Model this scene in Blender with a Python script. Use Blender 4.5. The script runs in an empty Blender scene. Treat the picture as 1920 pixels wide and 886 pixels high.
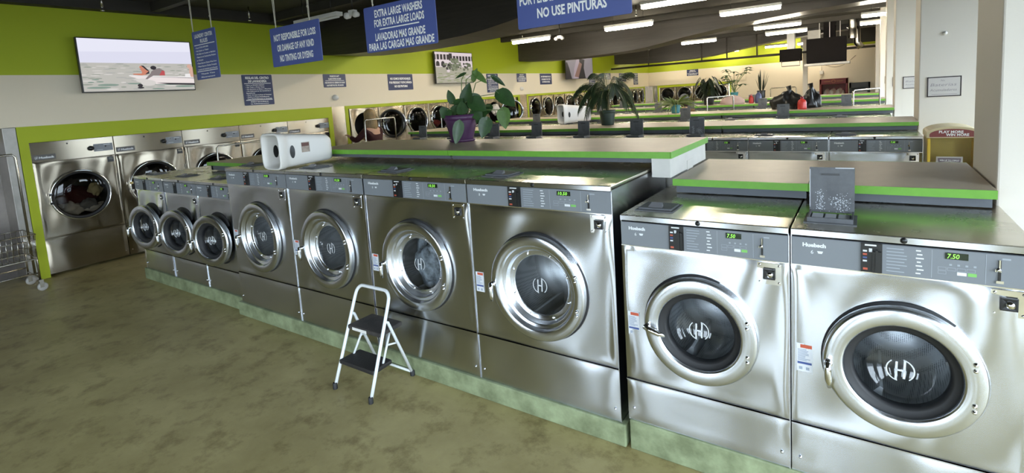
import bpy, bmesh, math, random
from mathutils import Matrix, Vector
random.seed(7)
PI = math.pi
SC = bpy.context.scene
COL = SC.collection
# ------------------------------------------------------------------ camera
YAW, PIT, ROL = -0.6019, -0.1102, -0.0655
cy_, sy_ = math.cos(YAW), math.sin(YAW)
FW = Vector((sy_*math.cos(PIT), cy_*math.cos(PIT), math.sin(PIT)))
RT = Vector((cy_, -sy_, 0)); UP = RT.cross(FW)
c_, s_ = math.cos(ROL), math.sin(ROL)
R2 = c_*RT + s_*UP; U2 = -s_*RT + c_*UP
cam_data = bpy.data.cameras.new('camera'); cam = bpy.data.objects.new('camera', cam_data); COL.objects.link(cam)
m = Matrix((R2, U2, -FW)).transposed().to_4x4(); m.translation = Vector((0, -2.2219, 1.75)); cam.matrix_world = m
cam_data.sensor_fit = 'HORIZONTAL'; cam_data.sensor_width = 36; cam_data.lens = 971.09/1920*36
cam_data.shift_y = -(443-286.46)/1920; cam_data.clip_start = .05
SC.camera = cam
# ------------------------------------------------------------------ light and exposure
SC.view_settings.view_transform = 'Standard'; SC.view_settings.look = 'None'
SC.view_settings.exposure = 1.0; SC.view_settings.gamma = 1.0; SC.view_settings.use_curve_mapping = False
WORLD_STRENGTH = 8.0
TUBE_STRENGTH = 46.0
world = bpy.data.worlds.new('world'); SC.world = world; world.use_nodes = True
bg = world.node_tree.nodes['Background']; bg.inputs[0].default_value = (.74, .87, 1.0, 1); bg.inputs[1].default_value = WORLD_STRENGTH

def daylight(name, loc, rot, sx, sy):
    l = bpy.data.lights.new(name, 'AREA'); l.shape = 'RECTANGLE'; l.size = sx; l.size_y = sy
    l.cycles.is_portal = True
    o = bpy.data.objects.new(name, l); o.location = loc; o.rotation_euler = rot; COL.objects.link(o)
daylight('window_daylight', (-.75, -6.98, 1.5), (PI/2, 0, 0), 7.7, 2.6)
daylight('side_window_daylight', (2.48, -3.2, 1.5), (PI/2, 0, PI/2), 6.0, 2.6)

daylight('far_window_daylight', (2.48, 6.85, 1.5), (PI/2, 0, PI/2), 11.4, 2.6)
# ------------------------------------------------------------------ materials
MATS = {}
def mat(name, col, rough=.5, metal=0., emit=0., spec=.5, noise=0., nscale=8., bump=0., bscale=60., ecol=None, coat=0., stretch=None, col2=None, rvar=0.):
    if name in MATS: return MATS[name]
    ma = bpy.data.materials.new(name); ma.use_nodes = True; nt = ma.node_tree; b = nt.nodes['Principled BSDF']
    b.inputs['Base Color'].default_value = (*col, 1); b.inputs['Roughness'].default_value = rough; b.inputs['Metallic'].default_value = metal
    b.inputs['Specular IOR Level'].default_value = spec
    if coat: b.inputs['Coat Weight'].default_value = coat; b.inputs['Coat Roughness'].default_value = .12
    if emit:
        b.inputs['Emission Color'].default_value = (*(ecol or col), 1); b.inputs['Emission Strength'].default_value = emit
    if noise or bump or rvar:
        tc = nt.nodes.new('ShaderNodeTexCoord'); mp = nt.nodes.new('ShaderNodeMapping'); nt.links.new(tc.outputs['Object'], mp.inputs[0])
        if stretch: mp.inputs['Scale'].default_value = stretch
    if noise or rvar:
        n = nt.nodes.new('ShaderNodeTexNoise'); n.inputs['Scale'].default_value = nscale; n.inputs['Detail'].default_value = 6; n.inputs['Roughness'].default_value = .62
        nt.links.new(mp.outputs[0], n.inputs['Vector'])
    if noise:
        r = nt.nodes.new('ShaderNodeValToRGB'); r.color_ramp.elements[0].position = .35; r.color_ramp.elements[1].position = .68
        d = col2 or tuple(c*(1-noise) for c in col)
        r.color_ramp.elements[0].color = (*d, 1); r.color_ramp.elements[1].color = (*col, 1)
        nt.links.new(n.outputs['Fac'], r.inputs[0]); nt.links.new(r.outputs[0], b.inputs['Base Color'])
    if rvar:
        mr = nt.nodes.new('ShaderNodeMapRange'); mr.inputs['To Min'].default_value = max(.02, rough-rvar); mr.inputs['To Max'].default_value = rough+rvar
        nt.links.new(n.outputs['Fac'], mr.inputs['Value']); nt.links.new(mr.outputs[0], b.inputs['Roughness'])
    if bump:
        n2 = nt.nodes.new('ShaderNodeTexNoise'); n2.inputs['Scale'].default_value = bscale; n2.inputs['Detail'].default_value = 4
        nt.links.new(mp.outputs[0], n2.inputs['Vector'])
        bp = nt.nodes.new('ShaderNodeBump'); bp.inputs['Strength'].default_value = bump; bp.inputs['Distance'].default_value = .01
        nt.links.new(n2.outputs['Fac'], bp.inputs['Height']); nt.links.new(bp.outputs[0], b.inputs['Normal'])
    MATS[name] = ma
    return ma

def floor_material():
    ma = bpy.data.materials.new('sealed_concrete'); ma.use_nodes = True; nt = ma.node_tree; b = nt.nodes['Principled BSDF']
    tc = nt.nodes.new('ShaderNodeTexCoord')
    def nz(scale, detail, rough=.6, vec=None):
        n = nt.nodes.new('ShaderNodeTexNoise'); n.inputs['Scale'].default_value = scale; n.inputs['Detail'].default_value = detail; n.inputs['Roughness'].default_value = rough
        nt.links.new(vec or tc.outputs['Object'], n.inputs['Vector']); return n
    n1 = nz(1.1, 8, .68); n2 = nz(5.5, 8, .7); n3 = nz(38, 4)
    r1 = nt.nodes.new('ShaderNodeValToRGB'); e = r1.color_ramp.elements
    e[0].position = .3; e[0].color = (.265, .215, .088, 1); e[1].position = .68; e[1].color = (.45, .385, .18, 1)
    nt.links.new(n1.outputs['Fac'], r1.inputs[0])
    r2 = nt.nodes.new('ShaderNodeValToRGB'); e = r2.color_ramp.elements
    e[0].position = .34; e[0].color = (.45, .40, .33, 1); e[1].position = .50; e[1].color = (1, 1, 1, 1)
    nt.links.new(n2.outputs['Fac'], r2.inputs[0])
    mx = nt.nodes.new('ShaderNodeMixRGB'); mx.blend_type = 'MULTIPLY'; mx.inputs[0].default_value = .75
    nt.links.new(r1.outputs[0], mx.inputs[1]); nt.links.new(r2.outputs[0], mx.inputs[2])
    nt.links.new(mx.outputs[0], b.inputs['Base Color'])
    mr = nt.nodes.new('ShaderNodeMapRange'); mr.inputs['To Min'].default_value = .26; mr.inputs['To Max'].default_value = .5
    nt.links.new(n2.outputs['Fac'], mr.inputs['Value']); nt.links.new(mr.outputs[0], b.inputs['Roughness'])
    bp = nt.nodes.new('ShaderNodeBump'); bp.inputs['Strength'].default_value = .08; bp.inputs['Distance'].default_value = .01
    nt.links.new(n3.outputs['Fac'], bp.inputs['Height']); nt.links.new(bp.outputs[0], b.inputs['Normal'])
    b.inputs['Specular IOR Level'].default_value = .35
    return ma

def glass_material(name, tint, gloss=.9, fres=1.35):
    ma = bpy.data.materials.new(name); ma.use_nodes = True; nt = ma.node_tree; nt.nodes.clear()
    out = nt.nodes.new('ShaderNodeOutputMaterial'); mx = nt.nodes.new('ShaderNodeMixShader')
    t = nt.nodes.new('ShaderNodeBsdfTransparent'); t.inputs[0].default_value = (*tint, 1)
    g = nt.nodes.new('ShaderNodeBsdfGlossy'); g.inputs['Color'].default_value = (gloss, gloss, gloss, 1); g.inputs['Roughness'].default_value = .03
    f = nt.nodes.new('ShaderNodeLayerWeight'); f.inputs[0].default_value = .5
    p = nt.nodes.new('ShaderNodeMath'); p.operation = 'POWER'; p.inputs[1].default_value = 4.5; nt.links.new(f.outputs['Facing'], p.inputs[0])
    q = nt.nodes.new('ShaderNodeMath'); q.operation = 'MULTIPLY_ADD'; q.inputs[1].default_value = .7; q.inputs[2].default_value = ((fres-1)/(fres+1))**2*1.6; nt.links.new(p.outputs[0], q.inputs[0])
    nt.links.new(q.outputs[0], mx.inputs[0]); nt.links.new(t.outputs[0], mx.inputs[1]); nt.links.new(g.outputs[0], mx.inputs[2]); nt.links.new(mx.outputs[0], out.inputs[0])
    return ma

def drum_material():
    ma = bpy.data.materials.new('perforated_drum'); ma.use_nodes = True; nt = ma.node_tree; b = nt.nodes['Principled BSDF']
    b.inputs['Metallic'].default_value = .6; b.inputs['Roughness'].default_value = .35
    tc = nt.nodes.new('ShaderNodeTexCoord'); v = nt.nodes.new('ShaderNodeTexVoronoi'); v.inputs['Scale'].default_value = 150; v.inputs['Randomness'].default_value = .1
    r = nt.nodes.new('ShaderNodeValToRGB'); r.color_ramp.elements[0].position = .25; r.color_ramp.elements[1].position = .32
    r.color_ramp.elements[0].color = (.02, .02, .02, 1); r.color_ramp.elements[1].color = (.52, .54, .55, 1)
    nt.links.new(tc.outputs['Object'], v.inputs['Vector']); nt.links.new(v.outputs['Distance'], r.inputs[0]); nt.links.new(r.outputs[0], b.inputs['Base Color'])
    return ma

def brushed(name, col, rough, aniso, bumpy=0.):
    ma = mat(name, col, rough, 1.); nt = ma.node_tree; b = nt.nodes['Principled BSDF']; b.inputs['Anisotropic'].default_value = aniso
    c = nt.nodes.new('ShaderNodeCombineXYZ'); c.inputs[2].default_value = 1.0; nt.links.new(c.outputs[0], b.inputs['Tangent'])
    return ma
RINGST = brushed('polished_ring', (.66, .68, .71), .24, .85)
STEEL = brushed('brushed_steel', (.60, .615, .64), .23, 1.0)
LIDST = mat('steel_lid', (.66, .62, .53), .26, 1., rvar=.1, nscale=6)
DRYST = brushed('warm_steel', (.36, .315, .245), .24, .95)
CHROME = mat('chrome', (.78, .78, .78), .07, 1.)
DULLST = mat('dull_steel', (.33, .31, .28), .35, 1., noise=.3, nscale=3)
BLACK = mat('black_plastic', (.012, .012, .012), .35)
RUBBER = mat('black_rubber', (.015, .015, .016), .6)
PANEL = mat('grey_panel', (.19, .205, .225), .38)
PRINT = mat('white_print', (.72, .74, .76), .5)
FAINT = mat('faint_print', (.33, .36, .4), .5)
GREENP = mat('green_print', (.2, .5, .12), .5)
LED = mat('green_digits', (.3, .8, .1), .5, emit=.28, ecol=(.35, .95, .1))
DISP = mat('display_dark', (.01, .02, .008), .2)
WHITEP = mat('white_label', (.72, .74, .78), .5)
REDP = mat('red_print', (.55, .1, .05), .5)
BLUEP = mat('blue_print', (.06, .1, .3), .5)
FLAP = mat('worn_grey_flap', (.115, .12, .128), .5, noise=.35, nscale=14)
SCUFF = mat('scuffed_paint', (.5, .52, .55), .6)
DRUM = drum_material()
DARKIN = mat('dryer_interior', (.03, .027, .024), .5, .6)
GLASS = glass_material('door_glass', (.86, .88, .9), .9, 1.4)
DGLASS = glass_material('smoked_glass', (.42, .40, .36), .7, 1.35)
PANE = glass_material('window_glass', (.96, .97, .97), .9, 1.3)
LAM = mat('beige_laminate', (.43, .36, .27), .42, noise=.12, nscale=7, spec=.35)
EDGE = mat('lime_edge', (.155, .40, .035), .4, noise=.12, nscale=20)
APRON = mat('grey_apron', (.10, .11, .125), .5)
OFFW = mat('off_white_panel', (.62, .60, .55), .5, noise=.1)
WALLW = mat('cream_wall', (.72, .635, .49), .7, bump=.05, bscale=90)
WALLG = mat('lime_wall', (.36, .43, .008), .65, bump=.04, bscale=90)
PILW = mat('white_pillar_paint', (.70, .65, .57), .7, bump=.06, bscale=120)
CEIL = mat('black_ceiling', (.036, .032, .024), .7, noise=.3, nscale=3)
BEAM = mat('dark_beam', (.05, .042, .034), .45, noise=.3, nscale=6, stretch=(.3, 1, 5))
CURB = mat('pale_green_concrete', (.30, .35, .20), .65, noise=.4, nscale=7, col2=(.15, .175, .09), bump=.3, bscale=30)
FLOORM = floor_material()
SIGNB = mat('sign_blue', (.075, .105, .32), .45)
SIGND = mat('sign_navy', (.022, .032, .10), .5)
LETTER = mat('sign_white', (.92, .92, .9), .5)
CORD = mat('cord', (.5, .47, .38), .7)
TUBE = mat('lit_tube', (1, .97, .88), .5, emit=TUBE_STRENGTH, ecol=(1, .90, .72))
WHITEM = mat('white_enamel', (.75, .74, .70), .35)
WPLAS = mat('white_plastic', (.74, .72, .68), .4)
GPLAS = mat('milky_plastic', (.62, .62, .63), .35)
LADW = mat('white_tube', (.72, .74, .74), .3)
TREAD = mat('black_tread', (.016, .014, .013), .6, noise=.0, col2=(.05, .045, .04), nscale=10, bump=.3, bscale=120)
DUST = mat('dusty_tread', (.05, .043, .038), .75, noise=.6, nscale=12, bump=.3, bscale=120)
WIRE = mat('wire_steel', (.5, .47, .42), .25, 1.)
PURPLE = mat('purple_plastic', (.06, .018, .062), .45)
TEAL = mat('teal_plastic', (.05, .22, .25), .4)
DKGREEN = mat('dark_green_plastic', (.03, .05, .035), .45)
SOIL = mat('soil', (.02, .014, .01), .9)
LEAF = mat('leaf_green', (.035, .085, .022), .4, noise=.45, nscale=14)
LEAFL = mat('pale_leaf', (.12, .22, .05), .45, noise=.3, nscale=14)
LEAFD = mat('dark_leaf', (.012, .022, .009), .4, noise=.3, nscale=14)
PALMG = mat('palm_leaf', (.03, .055, .016), .5, noise=.4, nscale=14)
SPID = mat('spider_leaf', (.12, .17, .03), .5, noise=.5, nscale=20)
STEM = mat('plant_stem', (.14, .19, .06), .5)
BARK = mat('palm_trunk', (.26, .22, .10), .6, noise=.4, nscale=14)
SKIN = mat('skin', (.42, .24, .16), .55)
HAIRB = mat('blond_hair', (.30, .2, .085), .55, noise=.5, nscale=26, stretch=(1, 1, .15))
HAIRD = mat('dark_hair', (.03, .018, .012), .55)
MAROON = mat('maroon_fleece', (.034, .003, .004), .85, bump=.2, bscale=60)
DENIM = mat('denim', (.03, .04, .07), .8)
GREYK = mat('grey_knit', (.10, .10, .11), .9, bump=.3, bscale=90)
CAMOU = mat('tan_and_black_jacket', (.16, .09, .035), .8, noise=.85, nscale=5)
SHOE = mat('shoe', (.03, .03, .03), .6)
YELLOW = mat('yellow_cabinet', (.70, .47, .03), .45)
CREAMT = mat('cream_trim', (.62, .52, .3), .5)
OLIVE = mat('yellowed_back_panel', (.55, .42, .06), .5, noise=.2, nscale=4)
MARQ = mat('maroon_marquee', (.22, .035, .03), .45)
REDC = mat('red_cabinet', (.22, .01, .014), .4)
ORNG = mat('orange_print', (.5, .16, .06), .5)
PAPER = mat('paper', (.56, .53, .5), .6)
INK = mat('faded_ink', (.26, .23, .25), .6)
TAPE = mat('dark_tape', (.04, .03, .03), .5)
BAGB = mat('black_bag', (.012, .011, .010), .28)
PINKC = mat('pale_pink_cloth', (.52, .38, .34), .9)
REDT = mat('red_bottle_plastic', (.5, .03, .02), .35)
BLUEB = mat('blue_bottle_plastic', (.06, .07, .15), .35)
CLW = mat('white_cloth', (.6, .56, .5), .9); CLG = mat('grey_cloth', (.16, .16, .16), .9); CLR = mat('dark_red_cloth', (.055, .006, .007), .9); CLY = mat('yellow_cloth', (.45, .38, .2), .9)
STICK = mat('sticker_tan', (.42, .34, .28), .5, noise=.4, nscale=30); STICKD = mat('sticker_dark', (.12, .05, .04), .5)

# ------------------------------------------------------------------ mesh helpers
class MB:
    def __init__(self): self.v = []; self.f = []; self.mi = []; self.sm = []; self.xf = None
    def add(self, vs, fs, m=0, smooth=False):
        o = len(self.v)
        self.v += [tuple(self.xf @ Vector(p)) if self.xf else tuple(p) for p in vs]
        self.f += [tuple(i+o for i in f) for f in fs]; self.mi += [m]*len(fs); self.sm += [smooth]*len(fs); return self
    def box(self, x0, x1, y0, y1, z0, z1, m=0):
        return self.add([(x0,y0,z0),(x1,y0,z0),(x1,y1,z0),(x0,y1,z0),(x0,y0,z1),(x1,y0,z1),(x1,y1,z1),(x0,y1,z1)],
                        [(0,3,2,1),(4,5,6,7),(0,1,5,4),(1,2,6,5),(2,3,7,6),(3,0,4,7)], m)
    def quad(self, x0, x1, z0, z1, y, m=0): return self.add([(x0,y,z0),(x1,y,z0),(x1,y,z1),(x0,y,z1)], [(0,1,2,3)], m)
    def lathe(self, prof, c=(0,0,0), axis='y', n=40, m=0, smooth=True, a0=0, a1=2*PI):
        """prof: (radius, position along axis)"""
        full = abs(a1-a0-2*PI) < 1e-6; k = n if full else n+1; vs = []
        for i in range(k):
            a = a0+(a1-a0)*i/n; ca, sa = math.cos(a), math.sin(a)
            for r, t in prof:
                p = {'y': (r*ca, t, r*sa), 'z': (r*ca, r*sa, t), 'x': (t, r*ca, r*sa)}[axis]
                vs.append((p[0]+c[0], p[1]+c[1], p[2]+c[2]))
        L = len(prof); fs = []
        for i in range(n):
            j = (i+1) % k
            for q in range(L-1):
                fs.append((i*L+q, j*L+q, j*L+q+1, i*L+q+1))
        return self.add(vs, fs, m, smooth)
    def tube(self, pts, r, n=8, m=0, closed=False, caps=True):
        pts = [Vector(p) for p in pts]; L = len(pts); rs = r if isinstance(r, (list, tuple)) else [r]*L; vs = []
        t0 = (pts[1]-pts[0]).normalized(); up = Vector((0,0,1)) if abs(t0.z) < .9 else Vector((1,0,0)); nrm = (up - t0*up.dot(t0)).normalized()
        for i in range(L):
            a = pts[i-1] if (i > 0 or closed) else pts[i]; b = pts[(i+1) % L] if (i < L-1 or closed) else pts[i]
            t = (b-a).normalized(); nrm = (nrm - t*nrm.dot(t)).normalized(); bn = t.cross(nrm)
            for k in range(n):
                an = 2*PI*k/n; vs.append(pts[i] + (nrm*math.cos(an) + bn*math.sin(an))*rs[i])
        fs = []
        for i in range(L if closed else L-1):
            j = (i+1) % L
            for k in range(n): fs.append((i*n+k, i*n+(k+1) % n, j*n+(k+1) % n, j*n+k))
        if caps and not closed: fs += [tuple(range(n-1, -1, -1)), tuple((L-1)*n+k for k in range(n))]
        return self.add(vs, fs, m, True)
    def prism(self, poly, y0, y1, m=0):
        """poly in xz, extruded along y"""
        n = len(poly); vs = [(x, y0, z) for x, z in poly] + [(x, y1, z) for x, z in poly]
        fs = [tuple(range(n)), tuple(range(2*n-1, n-1, -1))] + [((i+1) % n, i, n+i, n+(i+1) % n) for i in range(n)]
        return self.add(vs, fs, m)
    def blob(self, c, rx, ry, rz, seed=0, amp=.15, n=20, k=12, m=0, flat=None):
        rnd = random.Random(seed); ph = [rnd.uniform(0, 6.28) for _ in range(8)]; vs = []; fs = []
        for i in range(k+1):
            th = PI*i/k
            for j in range(n):
                a = 2*PI*j/n
                d = 1 + amp*(math.sin(3*a+ph[0]+2*th)+math.sin(5*a+ph[1]-3*th)*.6+math.sin(2*a+ph[2]+5*th)*.6+.4*math.sin(9*a+ph[3]+7*th))/2
                z = rz*d*math.cos(th)
                if flat is not None: z = max(z, flat)
                vs.append((c[0]+rx*d*math.sin(th)*math.cos(a), c[1]+ry*d*math.sin(th)*math.sin(a), c[2]+z))
        for i in range(k):
            for j in range(n): fs.append((i*n+j, (i+1)*n+j, (i+1)*n+(j+1) % n, i*n+(j+1) % n))
        return self.add(vs, fs, m, True)
    def data(self, name, mats):
        me = bpy.data.meshes.new(name); me.from_pydata(self.v, [], self.f)
        for q in (mats if isinstance(mats, (list, tuple)) else [mats]): me.materials.append(q)
        me.polygons.foreach_set('material_index', self.mi); me.polygons.foreach_set('use_smooth', self.sm); me.update(); return me
    def build(self, name, mats, parent=None, bevel=0., loc=None, rot=None):
        me = self.data(name, mats); o = bpy.data.objects.new(name, me); COL.objects.link(o)
        if parent: o.parent = parent
        if loc: o.location = loc
        if rot: o.rotation_euler = rot
        if bevel:
            b = o.modifiers.new('bevel', 'BEVEL'); b.width = bevel; b.segments = 2; b.limit_method = 'ANGLE'; b.angle_limit = .7
        return o

def tag(o, label=None, cat=None, group=None, kind=None):
    if label: o['label'] = label
    if cat: o['category'] = cat
    if group: o['group'] = group
    if kind: o['kind'] = kind
    return o
def thing(name, label, cat, loc=(0,0,0), rz=0., group=None):
    o = bpy.data.objects.new(name, None); COL.objects.link(o); o.location = loc; o.rotation_euler = (0, 0, rz); o.empty_display_size = .1
    return tag(o, label, cat, group)
def struct(name, mb, mats, bevel=0.): return tag(mb.build(name, mats, None, bevel), kind='structure')
KIDS = {}
def children(o): return [c for c in bpy.data.objects if c.parent == o]
def copy_tree(o, tree, parent=None):
    c = o.copy(); COL.objects.link(c)
    if parent: c.parent = parent
    for ch, sub in tree: copy_tree(ch, sub, c)
    return c
def tree_of(o):
    by = {}
    for q in bpy.data.objects:
        if q.parent: by.setdefault(q.parent.name, []).append(q)
    def rec(p): return [(q, rec(q)) for q in by.get(p.name, [])]
    return rec(o)

_tc = {}
def text(mb, s, cx, cz, h, y, m=0, width=None, align='c', bold=.0, shear=0.):
    """letters lying in xz facing -y; h = capital height; width = fitted width"""
    key = (s, bold, shear)
    if key not in _tc:
        cu = bpy.data.curves.new('t', 'FONT'); cu.body = s; cu.size = 1; cu.resolution_u = 2; cu.offset = bold; cu.shear = shear
        ob = bpy.data.objects.new('t', cu); me = ob.to_mesh()
        vs = [(v.co.x, v.co.y) for v in me.vertices]; fs = [tuple(p.vertices) for p in me.polygons]
        ob.to_mesh_clear(); bpy.data.objects.remove(ob); bpy.data.curves.remove(cu)
        _tc[key] = (vs, fs)
    vs, fs = _tc[key]
    if not vs: return
    x0 = min(v[0] for v in vs); x1 = max(v[0] for v in vs)
    k = h/.70; kx = width/(x1-x0) if width else k
    off = {'c': -(x0+x1)/2, 'l': -x0, 'r': -x1}[align]
    mb.add([(cx+(a+off)*kx, y, cz+b*k-h/2) for a, b in vs], fs, m)

# ================================================================== STRUCTURE
LW = -7.838; BW = 20.1; CZ = 3.25
struct('floor', MB().add([(-9.2,-7.2,0),(3,-7.2,0),(3,21,0),(-9.2,21,0)], [(0,1,2,3)]), FLOORM)
struct('ceiling', MB().box(-9.2, 3, -7.2, 21, CZ, CZ+.1), CEIL)
w = MB(); w.box(LW-.25, LW, -7.2, BW+.3, 1.754, 2.335, 0); w.box(LW-.25, LW, -7.2, BW+.3, 2.335, CZ, 1); w.box(-9.2, -8.75, -7.2, 21, 0, CZ, 0)
struct('wall_left', w, [WALLW, WALLG])
w = MB(); w.box(-9.2, -2.0, BW, BW+.2, 1.754, 2.335, 0); w.box(-9.2, -2.0, BW, BW+.2, 2.335, CZ, 1); w.box(-4.45, -2.0, BW, BW+.2, 0, 1.754, 0); w.box(-2.0, 3, BW, BW+.2, 0, 2.72, 0); w.box(-2.0, 3, BW, BW+.2, 2.72, 2.8, 1); w.box(-2.0, 3, BW, BW+.2, 2.8, CZ, 2); w.box(-9.2,-4.45,BW+.85,BW+.9,0,1.76,0)
struct('wall_back', w, [WALLW, WALLG, CEIL])
w = MB(); w.box(2.5, 2.7, -.2, 21, 0, .2); w.box(2.5, 2.7, -.2, 21, 2.8, CZ)
for a, b in [(-.2,2.6),(4.1,4.8),(6.5,7.3),(9.4,10.2),(12.5,21)]: w.box(2.5, 2.7, a, b, .2, 2.8)
w.box(2.5, 2.7, -7.2, -.2, 0, .2); w.box(2.5, 2.7, -7.2, -.2, 2.8, CZ); w.box(2.5, 2.7, -7.2, -6.2, .2, 2.8); w.box(2.5, 2.7, -4.5, -4.0, .2, 2.8); w.box(2.5, 2.7, -2.5, -2.0, .2, 2.8)
struct('wall_right', w, PILW)
w = MB(); w.box(-9.2, -4.6, -7.2, -7.0, 0, CZ); w.box(-4.6, 3.1, -7.2, -7.0, 0, .2); w.box(-4.6, 3.1, -7.2, -7.0, 2.8, CZ)
for a, b in [(-3.8,-3.1),(-1.9,-1.2),(-.1,.6),(1.4,2.1),(3.0,3.1)]: w.box(a, b, -7.2, -7.0, .2, 2.8)  # dark unseen piers, widened to streak the reflections in the steel
struct('wall_front', w, mat('tan_wall', (.2, .18, .14), .7))
n_win = 0
for (a, b) in [(-4.6,-3.8),(-3.1,-1.9),(-1.2,-.1),(.6,1.4),(2.1,3.0)]:
    w = MB(); w.box(a-.04, a+.04, -7.16, -7.04, .2, 2.8, 0); w.box(b-.04, b+.04, -7.16, -7.04, .2, 2.8, 0); w.box(a, b, -7.16, -7.04, .2, .28, 0); w.box(a, b, -7.16, -7.04, 2.72, 2.8, 0); w.quad(a, b, .28, 2.72, -7.1, 1)
    n_win += 1; struct('window_%d' % n_win, w, [DULLST, PANE])
for (a, b) in [(-6.2,-4.5),(-4.0,-2.5),(-2.0,-.2),(2.6,4.1),(4.8,6.5),(7.3,9.4),(10.2,12.5)]:
    w = MB(); w.xf = Matrix.Translation((2.6,0,0)) @ Matrix.Rotation(PI/2, 4, 'Z')
    w.box(a-.04, a+.04, -.06, .06, .2, 2.8, 0); w.box(b-.04, b+.04, -.06, .06, .2, 2.8, 0); w.box(a, b, -.06, .06, .2, .28, 0); w.box(a, b, -.06, .06, 2.72, 2.8, 0); w.quad(a, b, .28, 2.72, 0, 1)
    n_win += 1; struct('window_%d' % n_win, w, [DULLST, PANE])
struct('ground', MB().add([(-40,-60,-.06),(60,-60,-.06),(60,30,-.06),(-40,30,-.06)], [(0,1,2,3)]), mat('asphalt', (.16,.16,.165), .9, noise=.2, nscale=.5))
# stainless recess left of the dryers
w = MB(); w.box(-8.3, -8.2, -7.0, -.66, 0, 1.60, 0); w.box(-8.3, -8.195, -7.0, -.66, 1.60, 1.754, 1)
struct('trim_1', w, [mat('dark_steel_sheet', (.20, .18, .165), .3, 1., noise=.4, nscale=2.5), WALLW])
struct('trim_2', MB().box(-8.3, LW+.004, -.665, -.548, 0, 1.758), DULLST, .006)
# lime frames round the dryer banks (left wall)
def frame_left(n, y0, y1, zo, zi, side, foot=True):
    f = MB(); f.box(LW-.02, LW+.012, y0, y1, zi, zo); f.box(LW-.02, LW+.012, y0, y0+side, 0, zi); f.box(LW-.02, LW+.012, y1-side, y1, 0, zi)
    struct('trim_%d' % n, f, WALLG)
frame_left(3, -.548, 3.62, 1.757, 1.571, .085)
frame_left(4, 3.905, 9.73, 1.757, 1.70, .07)
frame_left(5, 10.09, 19.55, 1.757, 1.70, .07)
for n, (a, b) in enumerate([(3.62, 3.905), (9.73, 10.09), (19.55, 20.1)]):
    f = MB(); f.box(LW-.1, LW+.004, a, b, .0, 1.05, 0); f.box(LW-.1, LW+.005, a, b, 1.05, 1.757, 1)
    struct('trim_%d' % (6+n), f, [mat('brown_steel_sheet', (.2, .17, .13), .3, 1., noise=.3, nscale=3), DRYST])
f = MB(); f.box(-7.46, -4.45, BW-.012, BW+.02, 1.66, 1.757); f.box(-7.46, -7.39, BW-.012, BW+.02, 0, 1.66); f.box(-4.52, -4.45, BW-.012, BW+.02, 0, 1.66)
struct('trim_9', f, WALLG)
struct('trim_10', MB().box(-7.84, -7.46, BW-.02, BW+.05, 0, 1.757), STEEL)
struct('trim_11', MB().box(-7.84, -3.9, BW-.03, BW, 1.76, 2.02), WALLW)
# ceiling edge and arched beams
struct('trim_12', MB().box(LW, LW+.16, -7.0, 3.55, 3.11, CZ), CEIL)
def arch_beam(n, y0, y1):
    lo = [(-7.84,2.66),(-7.2,2.615),(-6.5,2.595),(-5.8,2.595),(-5.2,2.607),(-4.7,2.625),(-4.3,2.66),(-3.9,2.715),(-3.4,2.795),(-2.8,2.87),(-2.0,2.96),(-1,3.03),(0,3.08),(1.2,3.1),(2.5,3.1)]
    poly = lo + [(2.5, CZ), (-7.84, CZ)]
    struct('trim_%d' % n, MB().prism(poly, y0, y1), BEAM)
arch_beam(13, 3.55, 4.35); arch_beam(14, 9.8, 10.5); arch_beam(15, 16.4, 17.0)
# purlins under the ceiling
for i, yy in enumerate((-1.2, .9, 2.55, 5.6, 7.9, 9.0, 11.9, 14.0, 15.4, 18.2)):
    struct('trim_%d' % (16+i), MB().box(LW, 2.5, yy, yy+.09, 3.13, CZ), CEIL)
# pillars
PIL = [(.62,1.2,.45,1.1),(4.2,4.76,.43,.93),(6.72,7.28,.335,.84),(9.6,10.2,.315,.8),(12.7,13.3,.28,.78),(15.5,16.1,.23,.73)]
for i, (y0, y1, x0, x1) in enumerate(PIL):
    struct('trim_%d' % (30+i), MB().box(x0, x1, y0, y1, 0, CZ), PILW, .008)
# ------------------------------------------------------------------ concrete curbs
FR = [0., 3.48, 6.0, 8.9, 12.0]         # front plane of each island
cb = MB(); cb.box(-4.53, -.955, -.012, 1.75, 0, .1165); struct('trim_40', cb, CURB, .006)
cb = MB(); cb.box(-.935, .47, -.004, 1.75, 0, .152); struct('trim_41', cb, CURB, .006)
cb = MB(); cb.box(-6.60, -4.535, .045, 1.75, 0, .122); struct('trim_42', cb, CURB, .006)
for i in range(1, 5):
    struct('trim_%d' % (42+i), MB().box(-6.62, .44 if i < 2 else .30, FR[i], FR[i]+1.7, 0, .152), CURB, .006)

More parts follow.
